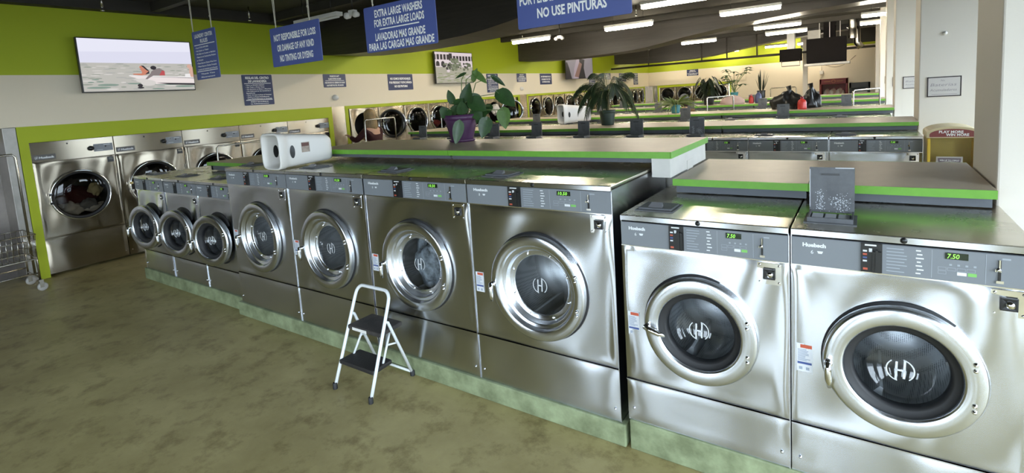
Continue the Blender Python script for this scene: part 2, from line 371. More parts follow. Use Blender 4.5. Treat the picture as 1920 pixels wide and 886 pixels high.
# ================================================================== WASHERS
def wavy(x, z, R, seed):
    rr = math.hypot(x, z); d = 0.
    d += -.0016*math.exp(-((rr-R-.02)/.05)**2)
    d += .0062*math.sin(10*x+2.2*math.sin(4*z+seed)+seed) + .0022*math.sin(19*x-6*z+2*seed) + .0006*math.sin(11*z+3*math.sin(6*x)+seed)
    return d
def front_panel(w, z0, z1, dz, rh, seed, n=72, k=16):
    """steel sheet with a round hole, local x centred, hole centre at z=dz"""
    mb = MB(); vs = []; fs = []
    hw = w/2
    def edge(a):
        ca, sa = math.cos(a), math.sin(a); t = 1e9
        if ca > 1e-9: t = min(t, hw/ca)
        if ca < -1e-9: t = min(t, -hw/ca)
        if sa > 1e-9: t = min(t, (z1-dz)/sa)
        if sa < -1e-9: t = min(t, (dz-z0)/-sa)
        return t
    angs = [2*PI*i/n for i in range(n)]
    for cx, cz in ((hw, z1), (-hw, z1), (-hw, z0), (hw, z0)):
        a = math.atan2(cz-dz, cx) % (2*PI); j = min(range(n), key=lambda i: abs((angs[i]-a+PI) % (2*PI)-PI)); angs[j] = a
    for a in angs:
        t1 = edge(a); ca, sa = math.cos(a), math.sin(a)
        for q in range(k+1):
            r = rh+(t1-rh)*q/k; x, z = r*ca, r*sa
            e = min(hw-abs(x), z1-dz-z, z+dz-z0); fade = max(0, min(1, e/.05))
            y = wavy(x, z, rh, seed)*(.3+.7*fade) + .003*(1-min(1, e/.012))
            vs.append((x, y, z+dz))
    L = k+1
    for i in range(n):
        j = (i+1) % n
        for q in range(k): fs.append((i*L+q, j*L+q, j*L+q+1, i*L+q+1))
    mb.add(vs, fs, 0, True)
    return mb
def kick_sheet(w, z0, z1, seed, screws=True):
    mb = MB(); nx, nz = 28, 10; vs = []
    for j in range(nz+1):
        for i in range(nx+1):
            x = -w/2+w*i/nx; z = z0+(z1-z0)*j/nz; e = min(w/2-abs(x), z1-z, z-z0); fade = min(1, e/.05)
            d = (.0026*math.sin(8*x+1.5*z+seed)+.0008*math.sin(17*x+6*z+seed*2)+.0006*math.sin(14*z+seed))*fade
            for sx in (-1, 1): d += .0022*math.exp(-(((x-sx*(w/2-.03))/.03)**2+((z-z0-.06)/.04)**2))*min(1, e/.01)
            vs.append((x, d+.003*(1-min(1, e/.01)), z))
    mb.add(vs, [(j*(nx+1)+i, j*(nx+1)+i+1, (j+1)*(nx+1)+i+1, (j+1)*(nx+1)+i) for j in range(nz) for i in range(nx)], 0, True)
    for sx in (-1, 1): mb.lathe([(.0001,-.006),(.005,-.005),(.007,.002)], (sx*(w/2-.03), 0, z0+.06), 'y', 10)
    return mb
def logo(mb, s, y):
    def ring(a0, a1, n=14, w=.16):
        vs = []
        for i in range(n+1):
            a = a0+(a1-a0)*i/n; t = 1-w*.5*(1+.3*math.sin(PI*i/n)); vs += [(s*math.cos(a), y, s*math.sin(a)), (s*math.cos(a)*t, y, s*math.sin(a)*t)]
        mb.add(vs, [(2*i, 2*i+2, 2*i+3, 2*i+1) for i in range(n)])
    ring(math.radians(-52), math.radians(78)); ring(math.radians(128), math.radians(258))
    for x0, x1 in ((-.36*s, -.20*s), (.20*s, .36*s)):
        mb.add([(x0-.03*s, y, -.9*s if x0 < 0 else -.72*s), (x1-.03*s, y, -.9*s if x0 < 0 else -.72*s), (x1+.03*s, y, .72*s if x0 < 0 else .92*s), (x0+.03*s, y, .72*s if x0 < 0 else .92*s)], [(0,1,2,3)])
    mb.quad(-.32*s, .32*s, -.09*s, .07*s, y)

def build_door(par, dz, kind, ajar=0., lever=0., off=0.):
    """kind 'a': flat ring with glass bowl, 'b': stepped funnel ring"""
    R = {'a': .24, 's': .232, 'b': .285}[kind]
    sl = MB().lathe([(R-.07,-.002),(R+.006,-.004),(R+.009,.002)], (0,0,dz), 'y', 56)  # seal; its black rim past the ring paints the shadow gap behind the door
    if kind == 's': sl.lathe([(R-.10,.002),(R-.10,-.03-off),(R-.05,-.03-off),(R-.05,.002)], (0,0,dz), 'y', 48)
    sl.build('door_seal_shade', RUBBER, par)
    if kind == 'b':
        prof = [(R,.0),(R+.001,-.026),(R-.004,-.036),(R-.012,-.040),(R-.05,-.040),(R-.057,-.036),(R-.062,-.018),(R-.068,-.014),(R-.079,-.014),(R-.085,-.008),(R-.092,.016),(R-.098,.02),(R-.118,.02),(R-.122,.026)]; gr = R-.120; gy = .024
    else:
        prof = [(R,.0),(R+.001,-.028),(R-.005,-.040),(R-.014,-.044),(R-.058,-.045),(R-.066,-.041),(R-.069,-.03),(R-.07,-.01)]; gr = R-.094; gy = -.012
    hx = R-.01
    d = MB().lathe(prof, (-hx,0,0), 'y', 72).build('door', RINGST, par, loc=(hx, -off, dz), rot=(0, 0, math.radians(ajar)))
    g = MB()
    if kind == 'b': g.lathe([(.0001, gy-.004),(gr, gy)], (-hx,0,0), 'y', 48)
    else: g.lathe([(.0001, .085),(gr*.35,.08),(gr*.65,.062),(gr*.85,.036),(gr*.96,.008),(gr, gy)], (-hx,0,0), 'y', 48)
    g.build('glass', GLASS, d)
    if kind != 'b':
        MB().lathe([(R-.069,-.03),(R-.074,-.022),(R-.088,-.018),(R-.096,-.013),(R-.098,.02),(R-.085,.03),(R-.07,.03)], (-hx,0,0), 'y', 56).build('bezel', RUBBER, d)
    else:
        b = MB()
        for i in range(8):
            a = 2*PI*(i+.5)/8; b.lathe([(.0001,.012),(.005,.013),(.007,.02)], (-hx+(R-.108)*math.cos(a), 0, (R-.108)*math.sin(a)), 'y', 8)
        b.build('rim_bolt', CHROME, d)
    lg = MB(); lg.xf = Matrix.Translation((-hx+.0, 0, .0)); logo(lg, .044 if kind == 'b' else .043, gy-.008 if kind == 'b' else gy-.003); lg.build('emblem', mat('etched_white', (.62,.64,.66), .5), d)
    h = MB()
    for sz in (-1, 1):
        for dd in (-.011, .011): h.lathe([(.0001,-.053),(.005,-.052),(.008,-.044)], (-hx+(R-.028)*math.cos(.35), 0, sz*(R-.028)*math.sin(.35)+dd), 'y', 10)
    h.build('hinge_bolt', CHROME, d)
    L = MB(); L.xf = Matrix.Translation((-hx-R+.02, -.05, -.01)) @ Matrix.Rotation(lever, 4, 'Y')
    L.tube([(0,.03,0),(0,-.012,0)], [.016,.014], 10)
    L.tube([(0,-.014,.012),(0,-.018,-.02),(.002,-.02,-.06),(.004,-.016,-.088)], [.010,.013,.012,.007], 10)
    L.build('handle', CHROME, d)
    return d

def printed_lines(mb, x0, x1, z0, z1, n, y, seed, m=0):
    rnd = random.Random(seed)
    for i in range(n):
        z = z1-(z1-z0)*(i+.5)/n; mb.quad(x0, x0+(x1-x0)*rnd.uniform(.55, 1), z-.0016, z+.0016, y, m)

def make_washer(name, w, H, kz, pz0, pz1, dz, kind, price, loads, seed, flap_open=False, ajar=0., lever=0., off=0., label_y=True, depth=.8):
    """local frame: front plane y=0 facing -y, z=0 on the curb"""
    t = thing(name, '', 'washing machine')
    g = .003; hw = w/2-g; lid_lip = H-pz1
    b = MB(); b.box(-hw, hw, .012, depth, .01, H-.012)
    hole = .22 if kind == 'b' else .165
    # body shell without its front where the drum sits
    b = MB(); b.box(-hw, -hw+.004, .004, depth, 0, H-.012); b.box(hw-.004, hw, .004, depth, 0, H-.012); b.box(-hw, hw, depth-.01, depth, 0, H-.012); b.box(-hw, hw, .02, depth, 0, .01)
    b.box(-hw, hw, .012, .03, kz-.006, kz+.002); b.box(-hw, hw, .006, .02, 0, .012)
    b.build('body', STEEL, t)
    front_panel(w-2*g, kz+.002, pz0-.002, dz, hole, seed).build('front_panel', STEEL, t)
    kick_sheet(w-2*g, .006, kz-.002, seed).build('kick_panel', STEEL, t)
    dr = MB(); dr.lathe([(hole,.002),(hole,.05),(hole+.035,.055),(hole+.05,.40),(.0001,.42)], (0,0,dz), 'y', 48)
    for i in range(3):
        a = PI/2+2*PI*i/3+.4; dr.xf = Matrix.Translation((0,0,dz)) @ Matrix.Rotation(a, 4, 'Y'); dr.prism([(hole+.045,-.03),(hole-.03,-.006),(hole-.03,.006),(hole+.045,.03)], .07, .39)
    dr.xf = None
    dr.build('drum', DRUM, t)
    build_door(t, dz, kind, ajar, lever, off)
    MB().box(-hw, hw, -.0045, .004, kz-.004, kz+.001).build('seam_glint_trim', STEEL, t); MB().box(hw-.001, hw+.0025, -.0045, .01, .004, H-.03).build('edge_glint_trim', STEEL, t)  # thin strips added to catch light as bright lines along the seams
    # control panel
    pw = w-2*g-.006; pl = -pw/2; ph = pz1-pz0; U = lambda u: pl+pw*u; V = lambda v: pz0+ph*v
    cp = MB().box(pl, -pl, -.004, .012, pz0+.001, pz1-.002).build('control_panel', PANEL, t, .002)
    MB().box(-hw, hw, .0, .012, pz0-.004, pz0+.001).build('panel_trim', CHROME, t)
    s = MB(); text(s, 'Huebsch', U(.055), V(.74), ph*.125, -.0047, 0, pw*.112, 'l', .055); text(s, loads, U(.095), V(.5), ph*.13, -.0047, 0, None, 'l')
    x = U(.125); s.add([(x,-.0047,V(.545)),(x+.02,-.0047,V(.545)),(x+.016,-.0047,V(.46)),(x+.004,-.0047,V(.46))], [(0,3,2,1)])
    s.build('lettering', PRINT, cp)
    k = MB(); k.box(U(.325), U(.417), -.009, 0, V(.03), V(.98), 0); k.box(U(.375), U(.412), -.018, -.008, V(.05), V(.74), 0); k.box(U(.388), U(.398), -.024, -.017, V(.08), V(.8), 0)
    k.quad(U(.342), U(.392), V(.90), V(.95), -.0095, 1)
    for i, mm in enumerate((1, 2, 3, 1)): k.quad(U(.334), U(.352), V(.70-.11*i), V(.755-.11*i), -.0095, mm)
    k.quad(U(.36), U(.374), V(.7), V(.82), -.0095, 1); k.quad(U(.335), U(.355), V(.1), V(.17), -.0095, 2)
    k.build('coin_module', [BLACK, PRINT, REDP, BLUEP], cp)
    l = MB(); printed_lines(l, U(.435), U(.52), V(.08), V(.92), 8, -.0047, seed+5)
    for i in range(7): l.quad(U(.555)+.003*(i % 2), U(.575)+.004*((i*7) % 3), V(.85-.12*i), V(.89-.12*i), -.0047, 1)
    l.quad(U(.617), U(.619), V(.06), V(.94), -.0047, 0); l.quad(U(.818), U(.820), V(.06), V(.94), -.0047, 0)
    for i in range(4): l.quad(U(.685+.03*i), U(.695+.03*i), V(.50), V(.555), -.0047, 0)
    for i in range(4):
        for j in range(2):
            if j == 1 and i > 0: continue
            x0, x1, z0, z1 = U(.642+.036*i), U(.674+.036*i), V(.34-.12*j), V(.44-.12*j)
            for q in ((x0,x1,z0,z0+.001),(x0,x1,z1-.001,z1),(x0,x0+.001,z0,z1),(x1-.001,x1,z0,z1)): l.quad(*q, -.0047, 0)
    l.quad(U(.715), U(.75), V(.22), V(.32), -.0047, 1); l.quad(U(.755), U(.787), V(.22), V(.32), -.0047, 2)
    l.quad(U(.875), U(.905), V(.82), V(.87), -.0047, 0)
    l.build('printed_legend', [FAINT, PRINT, GREENP], cp)
    dsp = MB(); dsp.box(U(.668), U(.755), -.006, 0, V(.70), V(.90), 0); text(dsp, price, U(.676), V(.80), ph*.14, -.0068, 1, pw*(.046 if len(price) == 4 else .06), 'l', .015, .15); dsp.build('display', [DISP, LED], cp)
    cs = MB(); cs.box(U(.862), U(.872), -.008, 0, V(.18), V(.80), 0); cs.lathe([(.0001,-.014),(.007,-.012),(.008,-.004)], (U(.862), 0, V(.52)), 'y', 10, 1); cs.box(U(.855), U(.882), -.010, -.004, V(.12), V(.2), 1); cs.box(U(.864), U(.869), -.0095, -.004, V(.55), V(.82), 1); cs.box(U(.85), U(.872), -.012, -.004, V(.47), V(.54), 1)
    cs.build('coin_slot', [BLACK, CHROME], cp)
    # lid
    lid = MB(); lid.box(-hw, hw, -.006, depth+.01, H-.026, H)
    lo = lid.build('lid', LIDST, t, .004); MB().quad(-hw+.002, hw-.002, H-.024, H-.003, -.0066).build('lid_trim', STEEL, lo)
    lk = MB().lathe([(.0001,-.012),(.009,-.011),(.012,-.004)], (w*.005, 0, H-.013), 'y', 14); lk.build('lid_lock', BLACK, lo)
    soap_box(t, -w/2, H, flap_open, worn=True)
    # coin box lock
    cl = MB(); X = w/2-.073 if kind != 's' else w/2-.06; Z = pz0-.052; q = .044 if kind != 's' else .034
    cl.box(X-q, X+q, -.005, 0, Z-q, Z+q, 0); cl.lathe([(.029,-.004),(.031,-.013),(.026,-.014),(.0001,-.008)], (X,0,Z), 'y', 4, 1, False, PI/4, PI/4+2*PI); cl.lathe([(.0001,-.02),(.011,-.019),(.013,-.005)], (X+.003,0,Z-.002), 'y', 14, 0)
    for a in (-1, 1):
        for c in (-1, 1): cl.lathe([(.0001,-.009),(.004,-.008),(.005,-.004)], (X+a*(q-.009),0,Z+c*(q-.009)), 'y', 8, 0)
    cl.build('coin_box_lock', [CHROME, BLACK], t)
    if kind != 's':
        lb = MB(); x0 = -w/2+.022; z0 = dz-.03; lb.box(x0, x0+.055, -.0025, 0, z0-.06, z0+.055, 0); lb.quad(x0+.013, x0+.053, z0+.038, z0+.052, -.003, 1); lb.quad(x0+.003, x0+.052, z0-.029, z0-.020, -.003, 2)
        printed_lines(lb, x0+.004, x0+.05, z0-.016, z0+.034, 9, -.003, 3, 3)
        for i in range(2): lb.quad(x0+.008+.024*i, x0+.02+.024*i, z0-.052, z0-.04, -.003, 3)
        lb.build('warning_label', [WHITEP, REDP, BLUEP, mat('blue_grey_print', (.35,.4,.5), .5)], t)
    return t

def soap_box(t, xl, H, flap_open, y0=.115, worn=False):
    x0 = xl+.05; x1 = x0+.155
    s = MB(); s.box(x0-.012, x1+.012, y0-.02, y0+.15, H-.002, H+.004, 0)
    if flap_open:
        s.box(x0, x1, y0-.008, y0, H+.004, H+.022, 0); s.box(x0, x0+.006, y0, y0+.13, H+.004, H+.022, 0); s.box(x1-.006, x1, y0, y0+.13, H+.004, H+.022, 0)
        for i in range(3): s.box(x0+.012+.046*i, x0+.05+.046*i, y0+.006, y0+.12, H+.004, H+.011, 1)
    so = s.build('soap_box', [FLAP, SCUFF], t)
    f = MB()
    if flap_open:
        f.xf = Matrix.Translation((0, y0+.137, H+.012)) @ Matrix.Rotation(math.radians(-4), 4, 'X')
        f.box(x0-.002, x1+.002, 0, .012, 0, .188, 0); f.box(x0+.04, x1-.05, -.004, 0, .155, .163, 1)
        rnd = random.Random(3)
        for i in range(230 if worn else 0):
            if i < 100: z = .012+.085*rnd.random()**1.6; x = x0+.036+.011*rnd.gauss(0, 1)*(1.15-z*8)
            else: x = x0+.108+.019*rnd.gauss(0, 1); z = .045+.016*rnd.gauss(0, 1)
            q = rnd.uniform(.0006, .0021); x = min(x1-.003, max(x0+.002, x)); z = max(.004, z); n = 5; a0 = rnd.random()*6
            f.add([(x+q*rnd.uniform(.6, 1.5)*math.cos(a0+6.28*k/n), -.0006, z+q*rnd.uniform(.6, 2)*math.sin(a0+6.28*k/n)) for k in range(n)], [tuple(range(n))], 2)
        if worn: f.quad(x0-.002, x0+.001, .02, .18, -.0006, 2); f.quad(x0+.09, x1, .184, .188, -.0006, 2)
    else:
        f.box(x0, x1, y0, y0+.13, H+.004, H+.012, 0)
        cx = x0+.075; f.add([(cx-.035,y0+.012,H+.0125),(cx+.035,y0+.012,H+.0125),(cx+.026,y0+.05,H+.030),(cx-.026,y0+.05,H+.030),(cx-.026,y0+.058,H+.0125),(cx+.026,y0+.058,H+.0125)], [(0,1,2,3),(3,2,5,4),(0,3,4),(1,5,2)], 3)
    f.build('flap', [FLAP, BLACK, SCUFF, mat('grey_flap_grip', (.2,.2,.21), .35)], so)

def place(t, x, y, z, rz=0.): t.location = (x, y, z); t.rotation_euler = (0, 0, rz); return t
GW = 'washing machines in the nearest row'
# two at the right (6 loads)
t6 = make_washer('washing_machine', .703, 1.017, .2123, .8741, .9866, .528, 'a', '7.50', '6', 1.0, False, 0, -1.3)
place(t6, -.5907, 0, .152); tag(t6, 'shorter washer with closed soap lid and 7.50 display, second from the right', 'washing machine', GW)
t6b = make_washer('washing_machine', .703, 1.017, .2123, .8741, .9866, .528, 'a', '7.50', '6', 4.2, True, 0, .0)
place(t6b, .1124, 0, .152); tag(t6b, 'rightmost near washer with scuffed grey soap flap standing open on its lid', 'washing machine', GW)
# four in the middle (8 loads)
t8 = make_washer('washing_machine', .878, 1.1837, .2755, 1.0473, 1.1579, .627, 'b', '10.50', '8', 2.3, False, 0, 0.)
T8 = tree_of(t8)
xs8 = [-1.4139, -2.2896, -3.1690, -4.0424]
lab8 = ['tall washer just left of the gap in the row, lit 10.50 display', 'tall washer behind the white step stool, its window full of tumbling suds', 'tall washer with its window at the left edge of the step stool', 'tall washer at the left end of the tall four, beside the small washers']
for i, x in enumerate(xs8):
    o = t8 if i == 0 else copy_tree(t8, T8); place(o, x, 0, .1165); tag(o, lab8[i], 'washing machine', GW)
# three small at the left
ts = make_washer('washing_machine', .697, 1.027, .218, .886, 1.0, .516, 's', '4.00', '3', 3.1, False, 12, .0, .022)
Ts = tree_of(ts)
for i, (x, lb) in enumerate([(-4.83,'small washer nearest to the tall four, round door ajar'),(-5.507,'middle one of the three small washers, door ajar'),(-6.209,'small washer at the far left end of the near row, door ajar')]):
    o = ts if i == 0 else copy_tree(ts, Ts); place(o, x, .055, .122); tag(o, lb, 'washing machine', GW)
# wet laundry in one drum
o = MB().blob((-2.2896,.13,.735), .15, .05, .15, 5, .3).build('wet_laundry', mat('suds_and_cloth', (.35,.4,.44), .4, noise=.95, nscale=16)); tag(o, 'dark wet laundry with white suds behind the window of the washer at the step stool', 'laundry')
# islands behind: front rows
RANK = ['rightmost', 'second', 'third', 'fourth', 'fifth', 'sixth', 'seventh', 'eighth', 'ninth', 'tenth']
def nth(i): return RANK[0] if i == 0 else RANK[i]+' from the right'
T6 = tree_of(t6)
def rm_soap(o): pass
def make_far_washer(open_):
    t = thing('washing_machine', '', 'washing machine'); w, H = .703, 1.017; hw = w/2-.003
    MB().box(-hw, hw, 0, .78, 0, H-.026).build('body', STEEL, t)
    MB().box(-hw+.003, hw-.003, -.004, .01, .874, .985).build('control_panel', PANEL, t)
    MB().box(-hw, hw, -.006, .8, H-.026, H).build('lid', LIDST, t, .004)
    soap_box(t, -w/2, H, open_)
    return t
fo = make_far_washer(True); fc = make_far_washer(False); TFO, TFC = tree_of(fo), tree_of(fc)
used = {id(fo): False, id(fc): False}
FLAPS = {1: set(range(2, 9)), 2: {3, 5, 7, 1}, 3: {2, 4, 5, 7, 0}, 4: {1, 3, 6, 8}}
ORD = {1: 'second', 2: 'third', 3: 'fourth', 4: 'farthest'}
def spawn(base, tree):
    if not used.get(id(base), True): used[id(base)] = True; return base
    return copy_tree(base, tree)
for isl in range(1, 5):
    xr = .422 if isl == 1 else .29
    for i in range(9 if isl == 1 else 10):
        x = xr-.3515-.703*i; op = i in FLAPS[isl]
        if isl == 1 and i < 3: o = copy_tree(t6, T6) if not op else copy_tree(t6b, tree_of(t6b))
        else: o = spawn(fo, TFO) if op else spawn(fc, TFC)
        place(o, x, FR[isl], .152)
        tag(o, '%s washer in the %s island row, soap flap %s' % (nth(i), ORD[isl], 'standing up' if op else 'shut'), 'washing machine', 'washing machines in the %s island row' % ORD[isl])

# ================================================================== COUNTERS
struct('trim_51', MB().box(-4.02, -.86, .84, .96, .1166, 1.304), OFFW); struct('trim_52', MB().box(-.855, .43, .84, .96, .153, 1.173), OFFW); struct('trim_53', MB().box(-5.86, -4.06, .86, .96, .123, 1.159), OFFW)
for i in range(1, 5): struct('trim_%d' % (53+i), MB().box(-6.3, .26, FR[i]+.84, FR[i]+.96, .153, 1.173), OFFW)
def counter(x0, x1, y0, y1, z, label, group, end_left=False, end_right=False, zb=None, drop=None):
    t = thing('folding_counter', label, 'counter', ((x0+x1)/2, (y0+y1)/2, 0), 0, group); cx, cy = (x0+x1)/2, (y0+y1)/2
    a, b, c, d = x0-cx, x1-cx, y0-cy, y1-cy
    MB().box(a, b, c+.004, d-.004, z-.036, z).build('worktop', LAM, t, .002)
    es = [(a, b, c-.004, c+.004), (a, b, d-.004, d+.004)]
    if end_right: es.append((b-.002, b+.004, c-.004, d+.004))
    if end_left: es.append((a-.004, a+.002, c-.004, d+.004))
    for q in es: MB().box(*q, z-.036, z-.0005).build('edge_band', EDGE, t)
    lo = drop if drop is not None else z-.078
    MB().box(a+.01, b-.01, c+.03, c+.05, lo, z-.036).build('apron', APRON, t)
    MB().box(a+.02, b-.02, -.05, .05, lo, z-.036).build('support_panel', OFFW, t)
    if end_right: MB().box(b-.11, b-.008, c+.012, d-.02, 1.2545 if z > 1.3 else lo, z-.036).build('end_panel', OFFW, t)
    if end_left: MB().box(a+.02, a+.05, c+.03, d-.03, lo, z-.036).build('end_panel', OFFW, t)
    return t
GC = 'counter sections of the nearest island'
Y0, Y1 = .513, 1.29
counter(-2.42, -.855, Y0, Y1, 1.396, 'raised beige counter section with green edge, its open right end above the gap', GC, end_right=True, drop=1.332)
counter(-4.02, -2.423, Y0, Y1, 1.396, 'raised beige counter section with green edge under the purple pot', GC, end_left=True, drop=1.332)
counter(-5.88, -4.06, Y0, Y1, 1.250, 'low counter section with green edge behind the white hamper and small washers', GC, end_left=True, drop=1.16)
counter(-.848, -.217, Y0, Y1, 1.252, 'low counter section with green edge right of the raised end panel', GC, drop=1.175)
counter(-.215, .437, Y0, Y1, 1.252, 'low counter section with green edge running up to the near white pillar', GC, drop=1.175)
for isl in range(1, 5):
    xr = .425 if isl == 1 else .29
    if isl > 1: xr = {2: .33, 3: .31, 4: .275}[isl]
    n = 3; x0 = -6.35; y = FR[isl]
    cuts = [x0, -3.9 if isl == 1 else -4.2, -1.35 if isl == 1 else -1.9, xr]
    for k in range(3):
        pos = ['left', 'middle', 'right'][k]
        counter(cuts[k], cuts[k+1]-.003, y+.513, y+1.29, 1.252, '%s beige counter section with green edge on the %s island' % (pos, ORD[isl]), 'counter sections of the far islands', end_left=(k == 0))

# ================================================================== DRYERS
def dryer_door(par, R, dz, ang=0., side=1, name='door'):
    """hinge at x=side*R; ang opens it"""
    hx = side*(R+.01)
    d = MB().lathe([(R,.0),(R+.003,-.018),(R-.002,-.030),(R-.009,-.033),(R-.016,-.030),(R-.02,-.022),(R-.021,-.006)], (-hx,0,0), 'y', 56).build(name, CHROME, par, loc=(hx, -.002, dz), rot=(0, 0, math.radians(ang)*side))
    MB().lathe([(R-.021,-.022),(R-.036,-.016),(R-.05,-.004),(R-.034,.006)], (-hx,0,0), 'y', 48).build('gasket', RUBBER, d)
    MB().lathe([(.0001,-.03),(R*.4,-.028),(R*.75,-.02),(R-.04,-.01)], (-hx,0,0), 'y', 48).build('glass', DGLASS, d)
    h = MB()
    for zz in (-.05, .05): h.box(-hx-side*(R+.012), -hx-side*(R-.03), -.055, -.02, zz-.014, zz+.014)
    h.build('catch', CHROME, d)
    return d
def dryer_shell(t, w, z0, z1, holes, depth=.75):
    hw = w/2-.003
    b = MB(); b.box(-hw, -hw+.005, .004, depth, z0, z1); b.box(hw-.005, hw, .004, depth, z0, z1); b.box(-hw, hw, depth-.01, depth, z0, z1); b.box(-hw, hw, .01, depth, z1-.005, z1); b.box(-hw, hw, .01, depth, z0, z0+.005)
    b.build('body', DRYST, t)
    for (dz, R, a, c) in holes:
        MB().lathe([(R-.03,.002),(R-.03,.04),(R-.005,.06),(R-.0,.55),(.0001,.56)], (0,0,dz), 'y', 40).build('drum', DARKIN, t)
def make_big_dryer():
    t = thing('tumble_dryer', '', 'dryer'); w = .8; z1 = 1.568; R = .30; dz = .905
    dryer_shell(t, w, .03, z1, [(dz, R, 0, 0)])
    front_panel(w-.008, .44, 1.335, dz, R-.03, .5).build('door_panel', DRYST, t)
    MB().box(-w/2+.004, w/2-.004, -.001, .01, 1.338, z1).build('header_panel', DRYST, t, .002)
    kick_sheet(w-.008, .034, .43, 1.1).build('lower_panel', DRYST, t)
    MB().box(-w/2+.004, w/2-.004, -.006, .006, .425, .442).build('ledge', DRYST, t)
    dryer_door(t, R, dz, 0, 1)
    c = MB(); c.box(.19, .385, -.008, 0, 1.40, 1.49, 0); c.lathe([(.0001,-.04),(.026,-.038),(.03,-.006)], (.16,0,1.445), 'y', 16, 1)
    c.lathe([(.0001,-.014),(.008,-.013),(.009,-.006)], (.24,0,1.47), 'y', 10, 2); c.lathe([(.0001,-.014),(.008,-.013),(.009,-.006)], (.31,0,1.455), 'y', 10, 1); c.quad(.29, .36, 1.473, 1.478, -.0085, 3); c.quad(.215, .28, 1.415, 1.418, -.0085, 3)
    c.build('control_plate', [PANEL, BLACK, CHROME, PRINT], t)
    b = MB(); b.box(-.385, -.18, -.004, 0, 1.365, 1.425, 0); text(b, 'Huebsch', -.33, 1.393, .024, -.0046, 1, .13, 'l', .03); b.xf = Matrix.Translation((-.355,0,1.393)); b.xf = b.xf @ Matrix.Scale(1, 4); 
    q = MB(); q.xf = b.xf; logo(q, .017, -.0046); b.xf = None; b.add(q.v, q.f, 1)
    b.build('brand_plate', [mat('dark_brand_strip', (.09,.085,.08), .4, .5), PRINT], t)
    l = MB(); l.box(.31, .375, -.01, 0, 1.255, 1.32, 0); l.box(.322, .363, -.016, -.008, 1.285, 1.31, 1); l.build('coin_box', [BLACK, CHROME], t)
    MB().box(.385, .395, -.012, -.001, .62, 1.10).build('edge_handle', CHROME, t)
    MB().lathe([(.0001,-.004),(.008,-.004),(.01,0)], (-.06,0,1.53), 'y', 10).build('key_lock', BLACK, t)
    return t
def make_stack_dryer(w):
    t = thing('stacked_dryer', '', 'dryer'); z1 = 1.695; R = .285
    dryer_shell(t, w, .03, z1, [(1.36, R, 0, 0), (.55, R, 0, 0)])
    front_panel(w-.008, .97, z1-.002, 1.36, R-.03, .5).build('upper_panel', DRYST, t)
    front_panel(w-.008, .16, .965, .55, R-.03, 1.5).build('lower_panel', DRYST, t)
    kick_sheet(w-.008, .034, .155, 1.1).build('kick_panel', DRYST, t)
    dryer_door(t, R, 1.36); dryer_door(t, R, .55)
    c = MB(); c.box(-.12, .12, -.008, 0, .93, .985, 0); c.lathe([(.0001,-.03),(.018,-.028),(.02,-.006)], (-.07,0,.957), 'y', 14, 1); c.quad(0, .09, .95, .965, -.0085, 2); c.build('control_plate', [PANEL, BLACK, PRINT], t)
    return t
WALLROT = PI/2
bd = make_big_dryer(); TB = tree_of(bd)
words = ['leftmost', 'second', 'third', 'fourth', 'fifth', 'sixth', 'seventh', 'eighth', 'ninth', 'tenth', 'eleventh', 'twelfth', 'last']
lab = ['first big steel dryer beside the lime post, red and white laundry inside', 'second big steel dryer from the left, partly behind the end small washer', 'third big steel dryer from the left, beyond the low counter end', 'fourth big steel dryer from the left, above the white hamper', 'fifth big steel dryer, last one before the stainless strip']
for i in range(5):
    o = bd if i == 0 else copy_tree(bd, TB)
    place(o, LW, -.463+.8015*(i+.5), 0, WALLROT); tag(o, lab[i], 'dryer', 'big dryers on the left wall')
sd = make_stack_dryer(.69); TSD = tree_of(sd)
def open_door(o, ang):
    for ch, sub in tree_of(o):
        if ch.name.startswith('door') and not ch.name.startswith('door_') and ch.location.z > 1:
            ch.rotation_euler.z = math.radians(ang)
for i in range(8):
    o = sd if i == 0 else copy_tree(sd, TSD)
    place(o, LW, 4.0+.695*(i+.5), 0, WALLROT)
    st = {0: ', door open by maroon hoodie', 6: ', round door swung wide open', 3: ', red cloth inside'}.get(i, '')
    tag(o, '%s stacked dryer of the middle bank on the left wall%s' % (words[i] if i else 'nearest', st), 'dryer', 'stacked dryers of the middle bank')
    open_door(o, 118 if i in (0, 6) else 0)
for i in range(13):
    o = copy_tree(sd, TSD); place(o, LW, 10.17+.717*(i+.5), 0, WALLROT)
    for ch, sub in tree_of(o):
        if ch.name.startswith('door.') or ch.name == 'door': ch.rotation_euler.z = 0
    tag(o, '%s stacked dryer of the far bank on the left wall' % (words[i] if i else 'nearest'), 'dryer', 'stacked dryers of the far bank')
for i in range(4):
    o = copy_tree(sd, TSD); place(o, -7.38+.715*(i+.5), BW, 0, 0)
    for ch, sub in tree_of(o):
        if ch.name.startswith('door.') or ch.name == 'door': ch.rotation_euler.z = 0
    tag(o, '%s stacked dryer against the back wall under the lime border' % (words[i] if i else 'leftmost'), 'dryer', 'stacked dryers on the back wall')
def laundry(label, cols):
    pass
